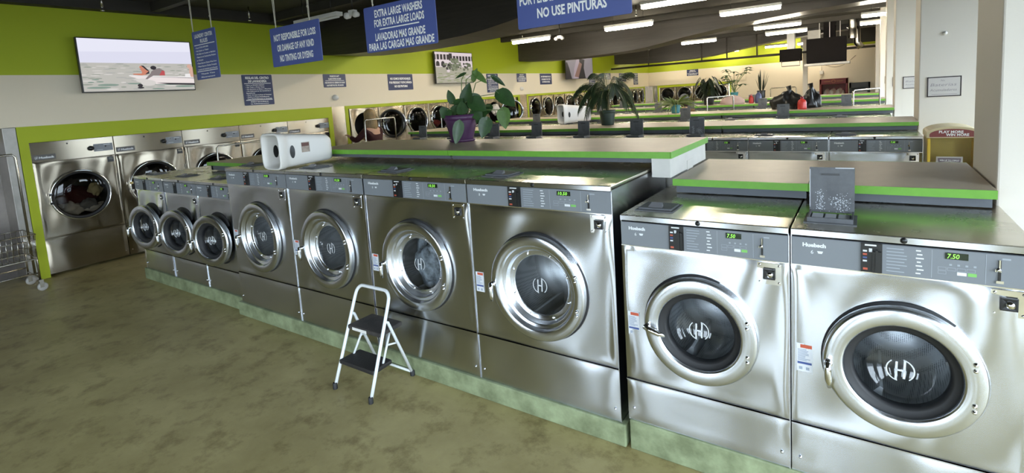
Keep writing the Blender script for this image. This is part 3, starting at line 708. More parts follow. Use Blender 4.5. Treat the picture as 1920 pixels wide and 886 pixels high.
for nm, m_, c, r, sd_, lb in [('red_garment', CLR, (-8.06,-.06,.84), (.10,.2,.13), 1, 'dark red garment behind the window of the first big dryer'), ('white_towel', CLW, (-7.98,-.16,.73), (.09,.13,.08), 2, 'white towel at the bottom of the first big dryer'),
        ('grey_shirt', CLG, (-7.965,.02,.76), (.06,.09,.06), 3, 'grey shirt between the white cloths in the first big dryer'), ('white_shirt', CLW, (-7.98,.12,.70), (.08,.12,.05), 4, 'small white cloth low on the right in the first big dryer'), ('yellow_cloth', CLY, (-7.97,.12,.93), (.05,.07,.07), 6, 'pale yellow cloth high on the right in the first big dryer'),
        ('striped_towel', CLG, (-8.0,.60,1.08), (.06,.12,.07), 8, 'grey and white cloth behind the window of the second big dryer'), ('red_towel', mat('red_cloth',(.3,.04,.04),.9), (-8.0,6.45,1.24), (.08,.14,.07), 9, 'red cloth in the fourth stacked dryer of the middle bank'),
        ('pale_sheet', CLW, (-7.98,7.15,1.42), (.07,.10,.12), 10, 'pale patterned sheet in the stacked dryer behind the purple pot'), ('white_sheet', CLW, (-7.8,8.52,1.42), (.09,.13,.12), 12, 'white sheet hanging out of the open stacked dryer')]:
    tag(MB().blob(c, *r, sd_, .3, 24, 14).build(nm, m_), lb, 'laundry')

# ================================================================== SIGNS
def sign(name, label, cx, cy, cz, w, h, rz, lines, m_, group, th=.006, strings=None, bars=()):
    t = thing(name, label, 'sign', (cx, cy, cz), rz, group)
    p = MB(); r = .012; poly = []
    for sx, sz, a0 in ((1,1,0),(-1,1,90),(-1,-1,180),(1,-1,270)):
        for k in range(4): a = math.radians(a0+30*k); poly.append((sx*(w/2-r)+r*math.cos(a), sz*(h/2-r)+r*math.sin(a)))
    p.prism([(x, z) for x, z in poly], -th/2, th/2); p.build('panel', m_, t)
    l = MB()
    for s, z, hh, ww, al in lines: text(l, s, -w/2+.03*w*3 if al == 'l' else 0, z*h, hh, -th/2-.0008, 0, ww, al, .03)
    for z, ww in bars: l.quad(-ww/2, ww/2, z*h-.004, z*h+.004, -th/2-.0008)
    l.build('lettering', LETTER, t)
    if strings:
        for x in strings:
            s = MB()
            for k in (-1, 1):
                s.tube([(x, 0, h/2-.015), (x+.006*k, 0, h/2+.06), (x+.010*k, 0, h/2+.25), (x+.008*k, 0, CZ-cz-.001)], .0028, 6)
            s.blob((x+.002, 0, h/2+.012), .007, .006, .008, 1, .1, 8, 6)
            if x == strings[-1]: s.blob((x-.004, 0, h/2+.11), .010, .008, .012, 2, .2, 8, 6)
            s.build('cord', CORD, t)
    return t
YS = .4
RULES_EN = ['• Use at YOUR OWN RISK', '• No Dyeing or Tinting', '• No Sitting on Counters or Machines', '• Please do not Overload the Washers', '  or Dryers', '• Please Remove Clothes When Done', '• Please Remove Clothes Promptly', '• Laundry Left Unattended may be Discarded']
def rules_lines(head, body, foot, w, h):
    L = [(head[0], .40, h*.075, w*.78, 'c'), (head[1], .29, h*.075, w*.62 if len(head[1]) > 6 else w*.32, 'c')]
    for i, s in enumerate(body): L.append((s, .16-.064*i, h*.030, min(w*.84, w*.026*len(s)), 'l'))
    for i, s in enumerate(foot): L.append((s, -.385-.065*i, h*.028, w*.6, 'c'))
    return L
sign('hanging_sign', 'tall blue hanging sign headed LAUNDRY CENTER RULES, in front of the big television', -5.38, YS, 2.348, .455, .475, 0, rules_lines(['LAUNDRY CENTER', 'RULES'], RULES_EN, ['Thank You', 'Management'], .455, .475), SIGNB, 'blue signs hung from the ceiling', strings=[-.20, .17], bars=[(.215, .40), (-.33, .40)])
sign('hanging_sign', 'blue hanging sign reading NOT RESPONSIBLE FOR LOSS OR DAMAGE', -3.90, YS, 2.287, .685, .325, 0, [('NOT RESPONSIBLE FOR LOSS', .24, .052, .58, 'c'), ('OR DAMAGE OF ANY KIND', -.03, .052, .51, 'c'), ('NO TINTING OR DYEING', -.30, .052, .46, 'c')], SIGNB, 'blue signs hung from the ceiling', strings=[-.25, .22])
sign('hanging_sign', 'blue hanging sign reading EXTRA LARGE WASHERS FOR EXTRA LARGE LOADS', -2.68, YS, 2.286, .695, .322, 0, [('EXTRA LARGE WASHERS', .33, .05, .47, 'c'), ('FOR EXTRA LARGE LOADS', .12, .05, .49, 'c'), ('LAVADORAS MAS GRANDE', -.18, .05, .49, 'c'), ('PARA LAS CARGAS MAS GRANDE', -.38, .05, .64, 'c')], SIGNB, 'blue signs hung from the ceiling', strings=[-.25, .25], bars=[(-.02, .39)])
sign('hanging_sign', 'blue hanging sign at the top edge reading NO USE PINTURAS', -1.345, YS, 2.292, .70, .325, 0, [('NO SOMOS RESPONSABLES', .26, .052, .58, 'c'), ('POR PERDIDAS Y ROPA DAÑADA', 0.0, .052, .66, 'c'), ('NO USE PINTURAS', -.26, .052, .43, 'c')], SIGNB, 'blue signs hung from the ceiling', strings=[-.25, .25])
GS = 'navy signs on the walls'
RULES_ES = ['• Use a su PROPIO RIESGO', '• No Tenir o Pintar Ropa', '• No Sentarse en Mesas o Maquinas', '• No Sobrecargar las Lavadoras o', '  Secadoras', '• Favor de Sacar la Ropa al Terminar', '• Retire su Ropa Puntualmente', '• Ropa Abandonada Puede ser Descartada']
def wall_rules(y, es, label): sign('wall_sign', label, LW+.005, y, 2.093, .485, .468, PI/2, rules_lines(['REGLAS DEL CENTRO', 'DE LAVANDERÍA'] if es else ['LAUNDRY CENTER', 'RULES'], RULES_ES if es else RULES_EN, ['Gracias', 'La Administracion'] if es else ['Thank You', 'Management'], .485, .468), SIGND, GS, bars=[(.215, .43), (-.33, .43)])
def wall_slam(y, label): sign('wall_sign', label, LW+.005, y, 2.217, .475, .232, PI/2, [('PLEASE DO NOT', .34, .026, .2, 'c'), ('SLAM DRYER DOORS', .14, .026, .27, 'c'), ('POR FAVOR NO CIERREN DE GOLPE', -.15, .026, .42, 'c'), ('LAS PUERTAS DEL SECADOR', -.35, .026, .36, 'c')], SIGND, GS, bars=[(.0, .40)])
def wall_resp(y, es, label): sign('wall_sign', label, LW+.005, y, 2.168, .685, .318, PI/2, [('NO SOMOS RESPONSABLES', .22, .042, .56, 'c'), ('POR PERDIDAS Y ROPA DAÑADA', -.02, .042, .62, 'c'), ('NO USE PINTURAS', -.26, .042, .36, 'c')] if es else [('NOT RESPONSIBLE FOR LOSS', .22, .042, .56, 'c'), ('OR DAMAGE OF ANY KIND', -.02, .042, .52, 'c'), ('NO TINTING OR DYEING', -.26, .042, .44, 'c')], SIGND, GS)
wall_rules(2.315, True, 'navy wall sign headed REGLAS DEL CENTRO DE LAVANDERÍA')
wall_slam(3.752, 'small navy wall sign above the white round sensor, over the stainless strip')
wall_resp(5.347, True, 'navy wall sign reading NO SOMOS RESPONSABLES, left of the television with a mansion')
wall_rules(8.515, False, 'tall navy wall sign directly above the leaves of the purple pot plant')
wall_slam(9.886, 'small navy wall sign under the end of the second dark beam')
wall_resp(11.207, False, 'wide navy wall sign just left of the tilted far television')
wall_rules(14.377, True, 'tall navy wall sign first to the right of the tilted far television')
wall_slam(15.73, 'small navy wall sign behind the tip of the palm')
wall_resp(17.13, True, 'wide navy wall sign behind the top of the palm')
wall_rules(18.527, False, 'tall navy wall sign nearest to the far corner')
sign('wall_sign', 'navy sign on the back wall above the far stacked dryers', -5.955, BW-.005, 2.205, .47, .26, 0, [('PLEASE DO NOT', .34, .03, .22, 'c'), ('SLAM DRYER DOORS', .14, .03, .28, 'c'), ('POR FAVOR NO CIERREN DE GOLPE', -.15, .03, .42, 'c'), ('LAS PUERTAS DEL SECADOR', -.35, .03, .36, 'c')], SIGND, GS)

# ================================================================== TELEVISIONS
def screen_mat(n, c): return mat('screen_'+n, (.01,.01,.01), .4, emit=.5, ecol=c, spec=.2)
def television(label, cy, cz, w, h, picture, rz=PI/2, tilt=0., x=LW+.13):
    t = thing('television', label, 'television', (x, cy, cz), rz, 'televisions on the left wall')
    fr = MB().box(-w/2, w/2, 0, .045, -h/2, h/2).build('housing', BLACK, t, .004)
    s = MB(); mats = picture(s, w-.024, h-.024); s.build('screen', mats, t)
    a = MB(); a.box(-.12, .12, .045, .11, -.12, .12); a.box(-.05, .05, .09, .128, -.16, .16); a.build('wall_bracket', BLACK, t)
    t.rotation_euler = (tilt, 0, rz) if tilt else (0, 0, rz)
    if x-LW > .2:
        MB().tube([(0,.1,0),(-(x-LW)*.05,.2,0),((LW-x)*.32,(x-LW)*.86,0)], .025, 8).build('wall_arm', BLACK, t)
    return t
def pic_boat(s, w, h):
    X = lambda u: -w/2+w*min(1, max(0, u)); Z = lambda v: h/2-h*min(1, max(0, v))
    M = [screen_mat('sky1',(.72,.72,.86)), screen_mat('sky2',(.80,.80,.92)), screen_mat('sea1',(.42,.42,.40)), screen_mat('sea2',(.50,.49,.45)), screen_mat('sea3',(.30,.33,.28)), screen_mat('foam',(.66,.63,.60)), screen_mat('hull',(.82,.74,.73)), screen_mat('dark',(.03,.025,.03)), screen_mat('skin',(.60,.22,.14)), screen_mat('grey',(.24,.20,.20)), screen_mat('red',(.50,.08,.09)), screen_mat('white',(.85,.82,.82)), screen_mat('pale',(.65,.40,.32)), screen_mat('teal',(.22,.30,.25))]
    y = -.001; ly = [y]
    def poly(pts, m):
        ly[0] -= .00006; s.add([(X(u), ly[0], Z(v)) for u, v in pts], [tuple(range(len(pts)))], m)
    def ell(u, v, a, b, m, n=14): poly([(u+a*math.cos(2*PI*i/n), v+b*math.sin(2*PI*i/n)) for i in range(n)][::-1], m)
    poly([(0,1),(1,1),(1,0),(0,0)], 3); poly([(0,.455),(1,.455),(1,0),(0,0)], 0); poly([(0,.25),(1,.2),(1,0),(0,0)], 1)
    rnd = random.Random(2)
    for i in range(150):
        v = .47+.5*rnd.random()**1.3; u = rnd.random(); a = .02+.07*rnd.random()*(v-.2); b = .006+.018*(v-.45)
        ell(u, v, a, b, rnd.choice([2,4,5,3,2,5,13] if v > .75 else [2,5,3,4]), 8)
    for u, v, a, b in ((.2,.88,.09,.022),(.12,.93,.1,.02),(.42,.86,.06,.014),(.75,.88,.15,.02),(.9,.93,.1,.02)): ell(u, v, a, b, 13)
    poly([(.385,.71),(.62,.88),(.98,.885),(1,.885),(1,.73),(.8,.725)], 6); poly([(.62,.85),(1,.87),(1,.91),(.75,.89)], 7); poly([(.38,.71),(.39,.695),(1,.74),(1,.755),(.6,.735)], 11); poly([(.39,.712),(1,.755),(1,.765)], 7)
    ell(.55,.85,.07,.06,5); ell(.50,.80,.06,.04,5)
    poly([(.49,.70),(.55,.68),(.57,.60),(.53,.55),(.49,.57),(.505,.63)], 8); poly([(.50,.66),(.42,.665),(.425,.685),(.51,.70)], 8); ell(.503,.535,.018,.028,8); poly([(.50,.50),(.525,.505),(.55,.56),(.575,.62),(.55,.60),(.515,.53)], 7); poly([(.53,.68),(.57,.66),(.57,.61),(.545,.65)], 7)
    poly([(.585,.70),(.70,.70),(.71,.60),(.67,.555),(.62,.57),(.585,.63)], 9); poly([(.60,.62),(.54,.74),(.525,.775),(.545,.775),(.63,.67)], 9); ell(.613,.545,.028,.04,7); poly([(.66,.70),(.715,.70),(.715,.61),(.69,.60)], 10)
    poly([(.955,.73),(1,.74),(1,.52),(.965,.50)], 12); ell(.965,.51,.022,.045,12); poly([(.91,.74),(.97,.75),(.965,.665),(.915,.67)], 11)
    ell(.472,.90,.023,.035,7); ell(.475,.945,.03,.018,7)
    return M
def pic_mansion(s, w, h):
    X = lambda u: -w/2+w*min(1, max(0, u)); Z = lambda v: h/2-h*min(1, max(0, v))
    M = [screen_mat('lawn',(.40,.38,.30)), screen_mat('facade',(.72,.62,.64)), screen_mat('dark2',(.035,.03,.03)), screen_mat('tree1',(.13,.15,.09)), screen_mat('tree2',(.22,.24,.16)), screen_mat('grass',(.26,.29,.15)), screen_mat('path',(.55,.48,.47))]
    ly = [-.001]
    def poly(pts, m): ly[0] -= .00006; s.add([(X(u), ly[0], Z(v)) for u, v in pts], [tuple(range(len(pts)))], m)
    def rect(a, b, c, d, m): poly([(a,d),(b,d),(b,c),(a,c)], m)
    def ell(u, v, a, b, m, n=10): poly([(u+a*math.cos(2*PI*i/n), v+b*math.sin(2*PI*i/n)) for i in range(n)][::-1], m)
    rect(0,1,0,1,0); rect(0,1,0,.48,1); rect(0,.42,.07,.24,2); rect(.42,1,.11,.27,2)
    for i in range(12): rect(.02+.085*i, .045+.085*i, .07, .27, 1)
    rect(.36,.44,.03,.27,2)
    for i in range(2): ell(.06+.13*i, .37, .045, .085, 2); rect(.015+.13*i,.105+.13*i,.36,.45,2)
    rnd = random.Random(4)
    for i in range(90): ell(rnd.uniform(.2, .95), .36+abs(rnd.gauss(0, .1)), rnd.uniform(.015, .045), rnd.uniform(.02, .05), rnd.choice([3,4,3,2,1]))
    for i in range(60): ell(.5+rnd.gauss(0, .05), rnd.uniform(.22, .58), .03, .04, rnd.choice([3,4]))
    for i in range(60): ell(rnd.random(), rnd.uniform(.68, .97), .06, .015, rnd.choice([5,0,5,6]))
    poly([(.75,.8),(.85,.78),(1,.93),(1,1),(.95,.9),(.8,.83)], 6)
    return M
def pic_dark(s, w, h):
    X = lambda u: -w/2+w*min(1, max(0, u)); Z = lambda v: h/2-h*min(1, max(0, v))
    M = [screen_mat('grey2',(.24,.21,.22)), screen_mat('black2',(.02,.015,.015)), screen_mat('pink2',(.35,.28,.31)), screen_mat('tan2',(.22,.12,.09))]
    ly = [-.001]
    def poly(pts, m): ly[0] -= .00006; s.add([(X(u), ly[0], Z(v)) for u, v in pts], [tuple(range(len(pts)))], m)
    poly([(0,1),(1,1),(1,0),(0,0)], 0); poly([(.25,1),(.5,1),(.62,.4),(.55,.05),(.4,.05),(.3,.5)], 2); poly([(.45,1),(.72,1),(.66,.5),(.7,.1),(.5,.0),(.5,.4)], 1); poly([(.3,.9),(.45,.95),(.6,.3),(.5,.2)], 3); poly([(0,1),(.2,1),(.12,.5),(.05,.2),(0,.2)], 1)
    return M
television('large television at left showing swimmers beside a white boat on the sea', .705, 2.442, 1.27, .66, pic_boat)
television('television showing a white mansion with trees, above the purple pot', 6.935, 2.458, 1.31, .70, pic_mansion)
television('tilted far television with a dark grey picture, right of the second beam', 12.62, 2.46, 1.15, .66, pic_dark, rz=PI/2-.35, x=LW+.42)

# ================================================================== CEILING FITTINGS
LIGHTS = [(5.3,-6.65,-5.68),(7.5,-6.49,-5.50),(7.4,-4.2,-3.28),(7.5,-2.09,-1.16),(5.3,-2.72,-1.76),(5.3,-4.65,-3.7),(11.,-2.1,-1.2),(11.,-4.35,-3.43),(11.,-6.65,-5.65),(11.,-.06,.85),(13.05,-2.17,-1.23),(13.05,-4.36,-3.42),(13.05,-.09,.8),(13.2,-6.4,-5.55),(19.0,-6.95,-6.1),(19.4,-5.0,-3.98),(19.2,-2.9,-2.3),(19.2,-1.9,-1.2)]
L0 = thing('ceiling_light', '', 'light'); LL = .94
MB().box(-LL/2-.01, LL/2+.01, -.05, .05, .03, .075).build('housing', WHITEM, L0, .004)
tb = MB(); tb.tube([(-LL/2,0,0),(-LL/2+.02,0,0),(LL/2-.02,0,0),(LL/2,0,0)], [.02,.031,.031,.02], 10); tb.build('tube', TUBE, L0)
for sx in (-.3, .3): MB().tube([(sx,0,.07),(sx,0,.349)], .005, 6).build('hanger_rod', BLACK, L0)
TL = tree_of(L0)
LLAB = ['lit tube light half hidden under the edge of the first dark beam', 'lit tube light before the left end of the second dark beam', 'lit tube light before the middle of the second dark beam', 'lit tube light below the top edge, before the high side of the second beam', 'lit tube light cut by the top edge of the photo', 'lit tube light above the blue NO USE PINTURAS sign', 'upper lit tube light behind the second beam, left of the black ducts', 'lit tube light just behind the lower edge of the second beam', 'lit tube light low over the far left wall behind the second beam', 'upper one of the two lit tube lights at the white pillars', 'lower lit tube light left of the black ducts', 'lit tube light above the black pipe, middle of the room', 'lower one of the two lit tube lights at the white pillars', 'lit tube light at the left end of the black pipe', 'far lit tube light at the corner above the lime wall', 'far lit tube light against the lime back wall', 'far small lit tube light left of the black duct box', 'far small lit tube light behind the white column']
for i, (y, a, b) in enumerate(LIGHTS):
    o = L0 if i == 0 else copy_tree(L0, TL); o.location = ((a+b)/2, y, 2.9); tag(o, LLAB[i], 'light', 'tube lights under the ceiling')
u = thing('unlit_light', 'unlit white tube fixture behind the NOT RESPONSIBLE sign', 'light', (-5.99, 2.17, 2.9)); MB().box(-.46, .46, -.05, .05, .0, .05).build('housing', WHITEM, u, .004); MB().tube([(-.44,0,-.012),(.44,0,-.012)], .014, 8).build('tube', WPLAS, u)
for sx in (-.3, .3): MB().tube([(sx,0,.04),(sx,0,.349)], .005, 6).build('hanger_rod', BLACK, u)
def emergency(label, x, y, z):
    t = thing('emergency_light', label, 'emergency light', (x, y, z), 0, 'twin emergency lights'); MB().box(-.05, .05, -.03, .03, 0, .06).build('housing', WPLAS, t, .006)
    for s in (-1, 1): MB().lathe([(.0001,-.05),(.034,-.05),(.04,-.03),(.026,.02),(.0001,.03)], (s*.075, 0, .0), 'y', 16).build('lamp_head', WPLAS, t)
    MB().tube([(0,.0,.05),(0,0,CZ-z-.001)], .008, 6).build('hanger_rod', BLACK, t)
emergency('white twin emergency light left of the EXTRA LARGE WASHERS sign', -5.05, 1.98, 2.82)
emergency('white twin emergency light behind the first beam, by its high end', -4.84, 4.6, 2.9)
emergency('white twin emergency light before the second beam, right of the first lit tube', -5.447, 7.8, 2.9)
emergency('far white twin emergency light above the left end of the black pipe', -5.6, 13.67, 2.9)
def sensor(label, y, z):
    t = thing('wall_sensor', label, 'sensor', (LW, y, z), PI/2, 'round white wall sensors'); MB().lathe([(.05,0),(.052,-.02),(.045,-.03)], (0,0,0), 'y', 20).build('base', WPLAS, t); MB().lathe([(.045,-.03),(.04,-.06),(.02,-.075),(.0001,-.078)], (0,0,0), 'y', 20).build('dome', WHITEM, t)
sensor('round white sensor on the wall over the stainless strip', 3.72, 1.918); sensor('round white sensor on the wall between the two far dryer banks', 9.83, 1.918)
def sprinkler(label, x, y):
    t = thing('sprinkler_head', label, 'sprinkler', (x, y, CZ), 0, 'sprinkler heads'); MB().tube([(0,0,0),(0,0,-.16)], .012, 8).build('pipe', WIRE, t); MB().lathe([(.0001,-.2),(.022,-.195),(.02,-.185),(.008,-.18),(.012,-.155)], (0,0,0), 'z', 12).build('deflector', CHROME, t)
sprinkler('chrome sprinkler head over the left part of the big television', -7.45, .3); sprinkler('chrome sprinkler head over the tall rules sign', -7.3, 2.0); sprinkler('chrome sprinkler head above the left end of the second beam', -6.9, 8.6)
sprinkler('chrome sprinkler head above the tube light before the second beam', -3.5, 7.2)
t = thing('pipe_run', 'long black ceiling pipe crossing in front of the lime back wall', 'pipe', (0, 16, 2.475))
MB().tube([(-7.8,0,0),(-1,0,0),(.3,0,0)], .035, 10).build('pipe', BEAM, t)
for x in (-6.38,-4.55,-3.75,-2.85,-1.0): MB().tube([(x,0,0),(x,0,CZ-2.476)], .022, 8).build('hanger_rod', BEAM, t)
t = thing('ventilation_unit', 'big black duct box under the ceiling in the far right corner', 'ventilation', (0, 15.2, 0))
DUCT = mat('matte_black_duct', (.014,.012,.012), .85, spec=.1)
MB().box(-1.42, -.45, 0, .6, 2.10, 2.80).build('housing', DUCT, t, .01); MB().box(-1.45, -.36, -.25, .6, 2.03, 2.09).build('ledge', DULLST, t)
MB().box(-1.0, -.72, .1, .6, 2.80, CZ).build('duct', DUCT, t); MB().box(-1.40, -1.08, .2, .25, 2.80, 3.05).build('vent_panel', OFFW, t)
for x in (-1.1,-.85,-.6): MB().box(x, x+.015, -.02, -.005, 2.8, CZ).build('strap', WHITEM, t)
MB().tube([(-.4,.3,3.1),(-.2,.3,2.95),(-.2,.3,2.6),(-.1,.3,2.45)], .09, 12).build('hose', WIRE, t)
MB().lathe([(.10,2.72),(.10,2.95),(.085,3.0),(.10,3.05),(.10,CZ)], (-.30,.1,0), 'z', 16).build('flue', WIRE, t)
t = thing('ventilation_unit', 'smaller black duct box left of the white column, with a hanging pipe frame', 'ventilation', (0, 15.4, 0)); MB().box(-2.14, -1.58, 0, .5, 2.22, 2.58).build('housing', DUCT, t, .01); MB().tube([(-2.08,-.02,2.25),(-2.08,-.02,2.08),(-1.6,-.02,2.08),(-1.6,-.02,2.25)], .012, 8).build('pipe_frame', BEAM, t)
MB().box(-1.95, -1.75, .1, .4, 2.58, CZ).build('duct', WHITEM, t)
struct('trim_50', MB().box(-1.66, -1.53, 16.9, 17.02, 0, 2.9), PILW)
t = thing('cable', 'thin cable drooping on the back wall above the red machine', 'cable', (0, BW-.01, 0)); MB().tube([(-1.25+.08*i, 0, 2.12-.22*math.sin(PI*i/12)+.25*i/12) for i in range(13)], .008, 6).build('wire', mat('wire_tan', (.3,.25,.18), .6), t)
t = thing('wall_speaker', 'small beige box with a cord on the back wall left of the red machine', 'speaker', (-1.33, BW, 1.86)); MB().box(-.06, .06, -.1, 0, -.08, .05).build('box', OFFW, t, .01); MB().tube([(0,-.03,.05),(-.01,-.03,.3)], .006, 6).build('cord', CORD, t)

# ================================================================== POSTERS ON PILLARS
def poster(label, x0, x1, y, z0, z1, hand=True):
    t = thing('paper_notice', label, 'notice', ((x0+x1)/2, y, (z0+z1)/2), 0, 'paper notices on the pillars'); w, h = x1-x0, z1-z0
    MB().box(-w/2, w/2, -.003, 0, -h/2, h/2).build('sheet', PAPER, t)
    e = MB(); b = .010
    for q in ((-w/2,w/2,h/2-b,h/2),(-w/2,w/2,-h/2,-h/2+b),(-w/2,-w/2+b,-h/2,h/2),(w/2-b,w/2,-h/2,h/2)): e.quad(*q, -.0036)
    e.build('tape_border', TAPE, t)
    l = MB()
    if hand:
        text(l, 'No', -.01, h*.31, h*.09, -.0036, 0, None, 'c', 0, .2); text(l, 'Baterias', -w*.02, h*.1, h*.15, -.0036, 0, w*.76, 'c', -.005, .2); text(l, 'Acumuladores', -w*.02, -h*.16, h*.13, -.0036, 0, w*.78, 'c', -.005, .2)
        printed_lines(l, -w*.36, w*.4, -h*.42, -h*.34, 1, -.0036, 2)
    l.build('handwriting', INK, t)
poster('taped handwritten notice on the pillar behind the yellow game', .492, .746, 4.196, 1.472, 1.662)
poster('taped handwritten notice on the third pillar, half hidden', .425, .70, 6.716, 1.49, 1.655)
poster('faded paper on the fourth pillar', .41, .66, 9.596, 1.46, 1.63, False)
poster('faded paper on the fifth pillar', .37, .60, 12.696, 1.46, 1.63, False)
t = thing('pillar_sensor', 'small round white button on the pillar above the handwritten notice', 'sensor', (.617, 4.2, 2.067)); MB().lathe([(.018,0),(.018,-.012),(.0001,-.02)], (0,0,0), 'y', 16).build('dome', WPLAS, t)

# ================================================================== STEP STOOL
def rounded_rect_bar(): pass
t = thing('step_stool', 'white tube step stool with two black treads before the tall washers', 'step stool', (-2.566, -.372, 0))
hw = .166; TZ = .60; TY = .24
def fr(x, s): return (x, TY*s, TZ*s)
pts = [fr(-hw, .02)]; 
for s in (.3, .6, .88): pts.append(fr(-hw*(1-.08*s), s))
top = hw*.92
for k in range(6):
    a = PI-PI/2*k/5; pts.append((-top+.055+.055*math.cos(a), TY*(.91+.09*math.sin(a)), TZ*(.91+.09*math.sin(a))))
for k in range(6):
    a = PI/2-PI/2*k/5; pts.append((top-.055+.055*math.cos(a), TY*(.91+.09*math.sin(a)), TZ*(.91+.09*math.sin(a))))
for s in (.88, .6, .3): pts.append(fr(hw*(1-.08*s), s))
pts.append(fr(hw, .02))
MB().tube(pts, .0105, 12).build('front_frame', LADW, t)
for sx in (-1, 1):
    o = MB(); o.tube([(sx*hw*.945, TY*.72, TZ*.72), (sx*hw*.95, TY*.72+.02, TZ*.70), (sx*hw*.98, .352, .015)], .0095, 10); o.build('rear_leg', LADW, t)
    MB().lathe([(.0145,.0),(.0145,.035),(.011,.04)], (sx*hw, .005, 0), 'z', 12).build('rubber_foot', RUBBER, t); MB().lathe([(.016,.0),(.016,.03),(.011,.036)], (sx*hw*.98, .352, 0), 'z', 12).build('rubber_foot', RUBBER, t)
    s = MB(); s.tube([(sx*hw*.70, .245, .352), (sx*hw*.84, .13, .145)], .007, 8); s.tube([(sx*hw*.80, .20, .268), (sx*hw*.93, .262, .262)], .006, 8); s.build('side_brace', LADW, t)
MB().tube([(-hw*.98,.345,.03),(hw*.98,.345,.03)], .008, 8).build('cross_bar', LADW, t)
def tread(z, y0, y1, w0, w1, m_):
    mb = MB(); mb.add([(-w0,y0,z),(w0,y0,z),(w1,y1,z),(-w1,y1,z),(-w0,y0,z-.028),(w0,y0,z-.028),(w1,y1,z-.028),(-w1,y1,z-.028)], [(0,1,2,3),(7,6,5,4),(4,5,1,0),(5,6,2,1),(6,7,3,2),(7,4,0,3)]); return mb
o = tread(.175, .045, .205, .158, .152, 0).build('tread', TREAD, t, .008); o = tread(.372, .128, .325, .15, .142, 0).build('tread', DUST, t, .008)
MB().box(-.10, .03, .1245, .1275, .348, .366).build('sticker', WPLAS, o)

# ================================================================== HAMPERS
def hamper(label, loc, rz, L, w0, h0, w1, h1, m_, sticker):
    """lying on its side: mouth at y=0 facing -y, bottom at y=L"""
    t = thing('laundry_hamper', label, 'laundry hamper', loc, rz); N = 40
    def ringp(w, h, y, cz):
        out = []
        for i in range(N):
            a = 2*PI*i/N; ca, sa = math.cos(a), math.sin(a); e = .38
            out.append((w/2*math.copysign(abs(ca)**e, ca), y, cz+h/2*math.copysign(abs(sa)**e, sa)))
        return out
    mb = MB(); vs = []; secs = [(w0+.02,h0+.02,.004),(w0+.022,h0+.022,0),(w0-.006,h0-.006,0),(w0-.016,h0-.016,.05)]
    outer = [(w0+.02,h0+.02,.004),(w0+.02,h0+.02,.05),(w0+.004,h0+.004,.058),(w0,h0,.09)] + [(w0+(w1-w0)*k/6, h0+(h1-h0)*k/6, .09+(L-.13)*k/6) for k in range(1, 7)] + [(w1-.03,h1-.03,L-.01),(w1*.5,h1*.5,L)]
    inner = [(w0+.02,h0+.02,.004),(w0+.012,h0+.012,-.003),(w0-.008,h0-.008,.0),(w0-.012,h0-.012,.05),(w0-.012,h0-.012,.09),(w1-.012,h1-.012,L-.05),(w1*.5,h1*.5,L-.02)]
    for secs in (outer, inner):
        vs = []; fs = []
        for w, h, y in secs: vs += ringp(w, h, y, max(h0+.02, 0)/2 + (h-h0)/2*.0 + (0 if h >= h0 else -(h0-h)/2*.55))
        for s in range(len(secs)-1):
            for i in range(N): fs.append((s*N+i, s*N+(i+1) % N, (s+1)*N+(i+1) % N, (s+1)*N+i))
        fs.append(tuple((len(secs)-1)*N+i for i in range(N))); mb.add(vs, fs, 0, True)
    mb.build('tub', m_, t)
    for (x, y, z, ax) in ((w0/2, .115, h0*.5, 'x'), (0, .16, h0*.5, 'in')):
        pass
    hd = MB(); X = w0/2+.003
    hd.xf = Matrix.Translation((X-.002, .105, h0*.5)); hd.lathe([(.0001,.003),(.05,.002)], (0,0,0), 'x', 20)
    hd.v = [(v[0], .105+(v[1]-.105)*.42, v[2]) for v in hd.v]; hd.build('handle_hole', BLACK, t)
    hd = MB(); hd.lathe([(.0001,-.004),(.05,-.003)], (-w0/2+.012,.105,h0*.5), 'x', 20); hd.v = [(v[0], .105+(v[1]-.105)*.42, v[2]) for v in hd.v]; hd.build('handle_hole', BLACK, t)
    if sticker:
        s = MB(); s.box(X-.012, X+.0, .19, .26, h0*.44, h0*.72, 0); s.quad(0, .001, 0, .001, 0); 
        s = MB(); xx = X-.006
        s.add([(xx,.185,h0*.44),(xx-.001,.255,h0*.44),(xx-.001,.255,h0*.74),(xx,.185,h0*.74)], [(0,1,2,3)], 0); s.add([(xx+.001,.187,h0*.62),(xx,.25,h0*.62),(xx,.25,h0*.72),(xx+.001,.187,h0*.72)], [(0,1,2,3)], 1)
        s.build('sticker', [STICK, STICKD], t)
    return t
hamper('tall white plastic hamper lying on its side on top of the near washers', (-3.77, .0, 1.300), -.06, .475, .255, .262, .225, .215, WPLAS, True)
hamper('milky plastic hamper lying on its side on the third island row', (-4.60, 6.12, 1.170), -.75, .55, .37, .34, .29, .27, GPLAS, False)

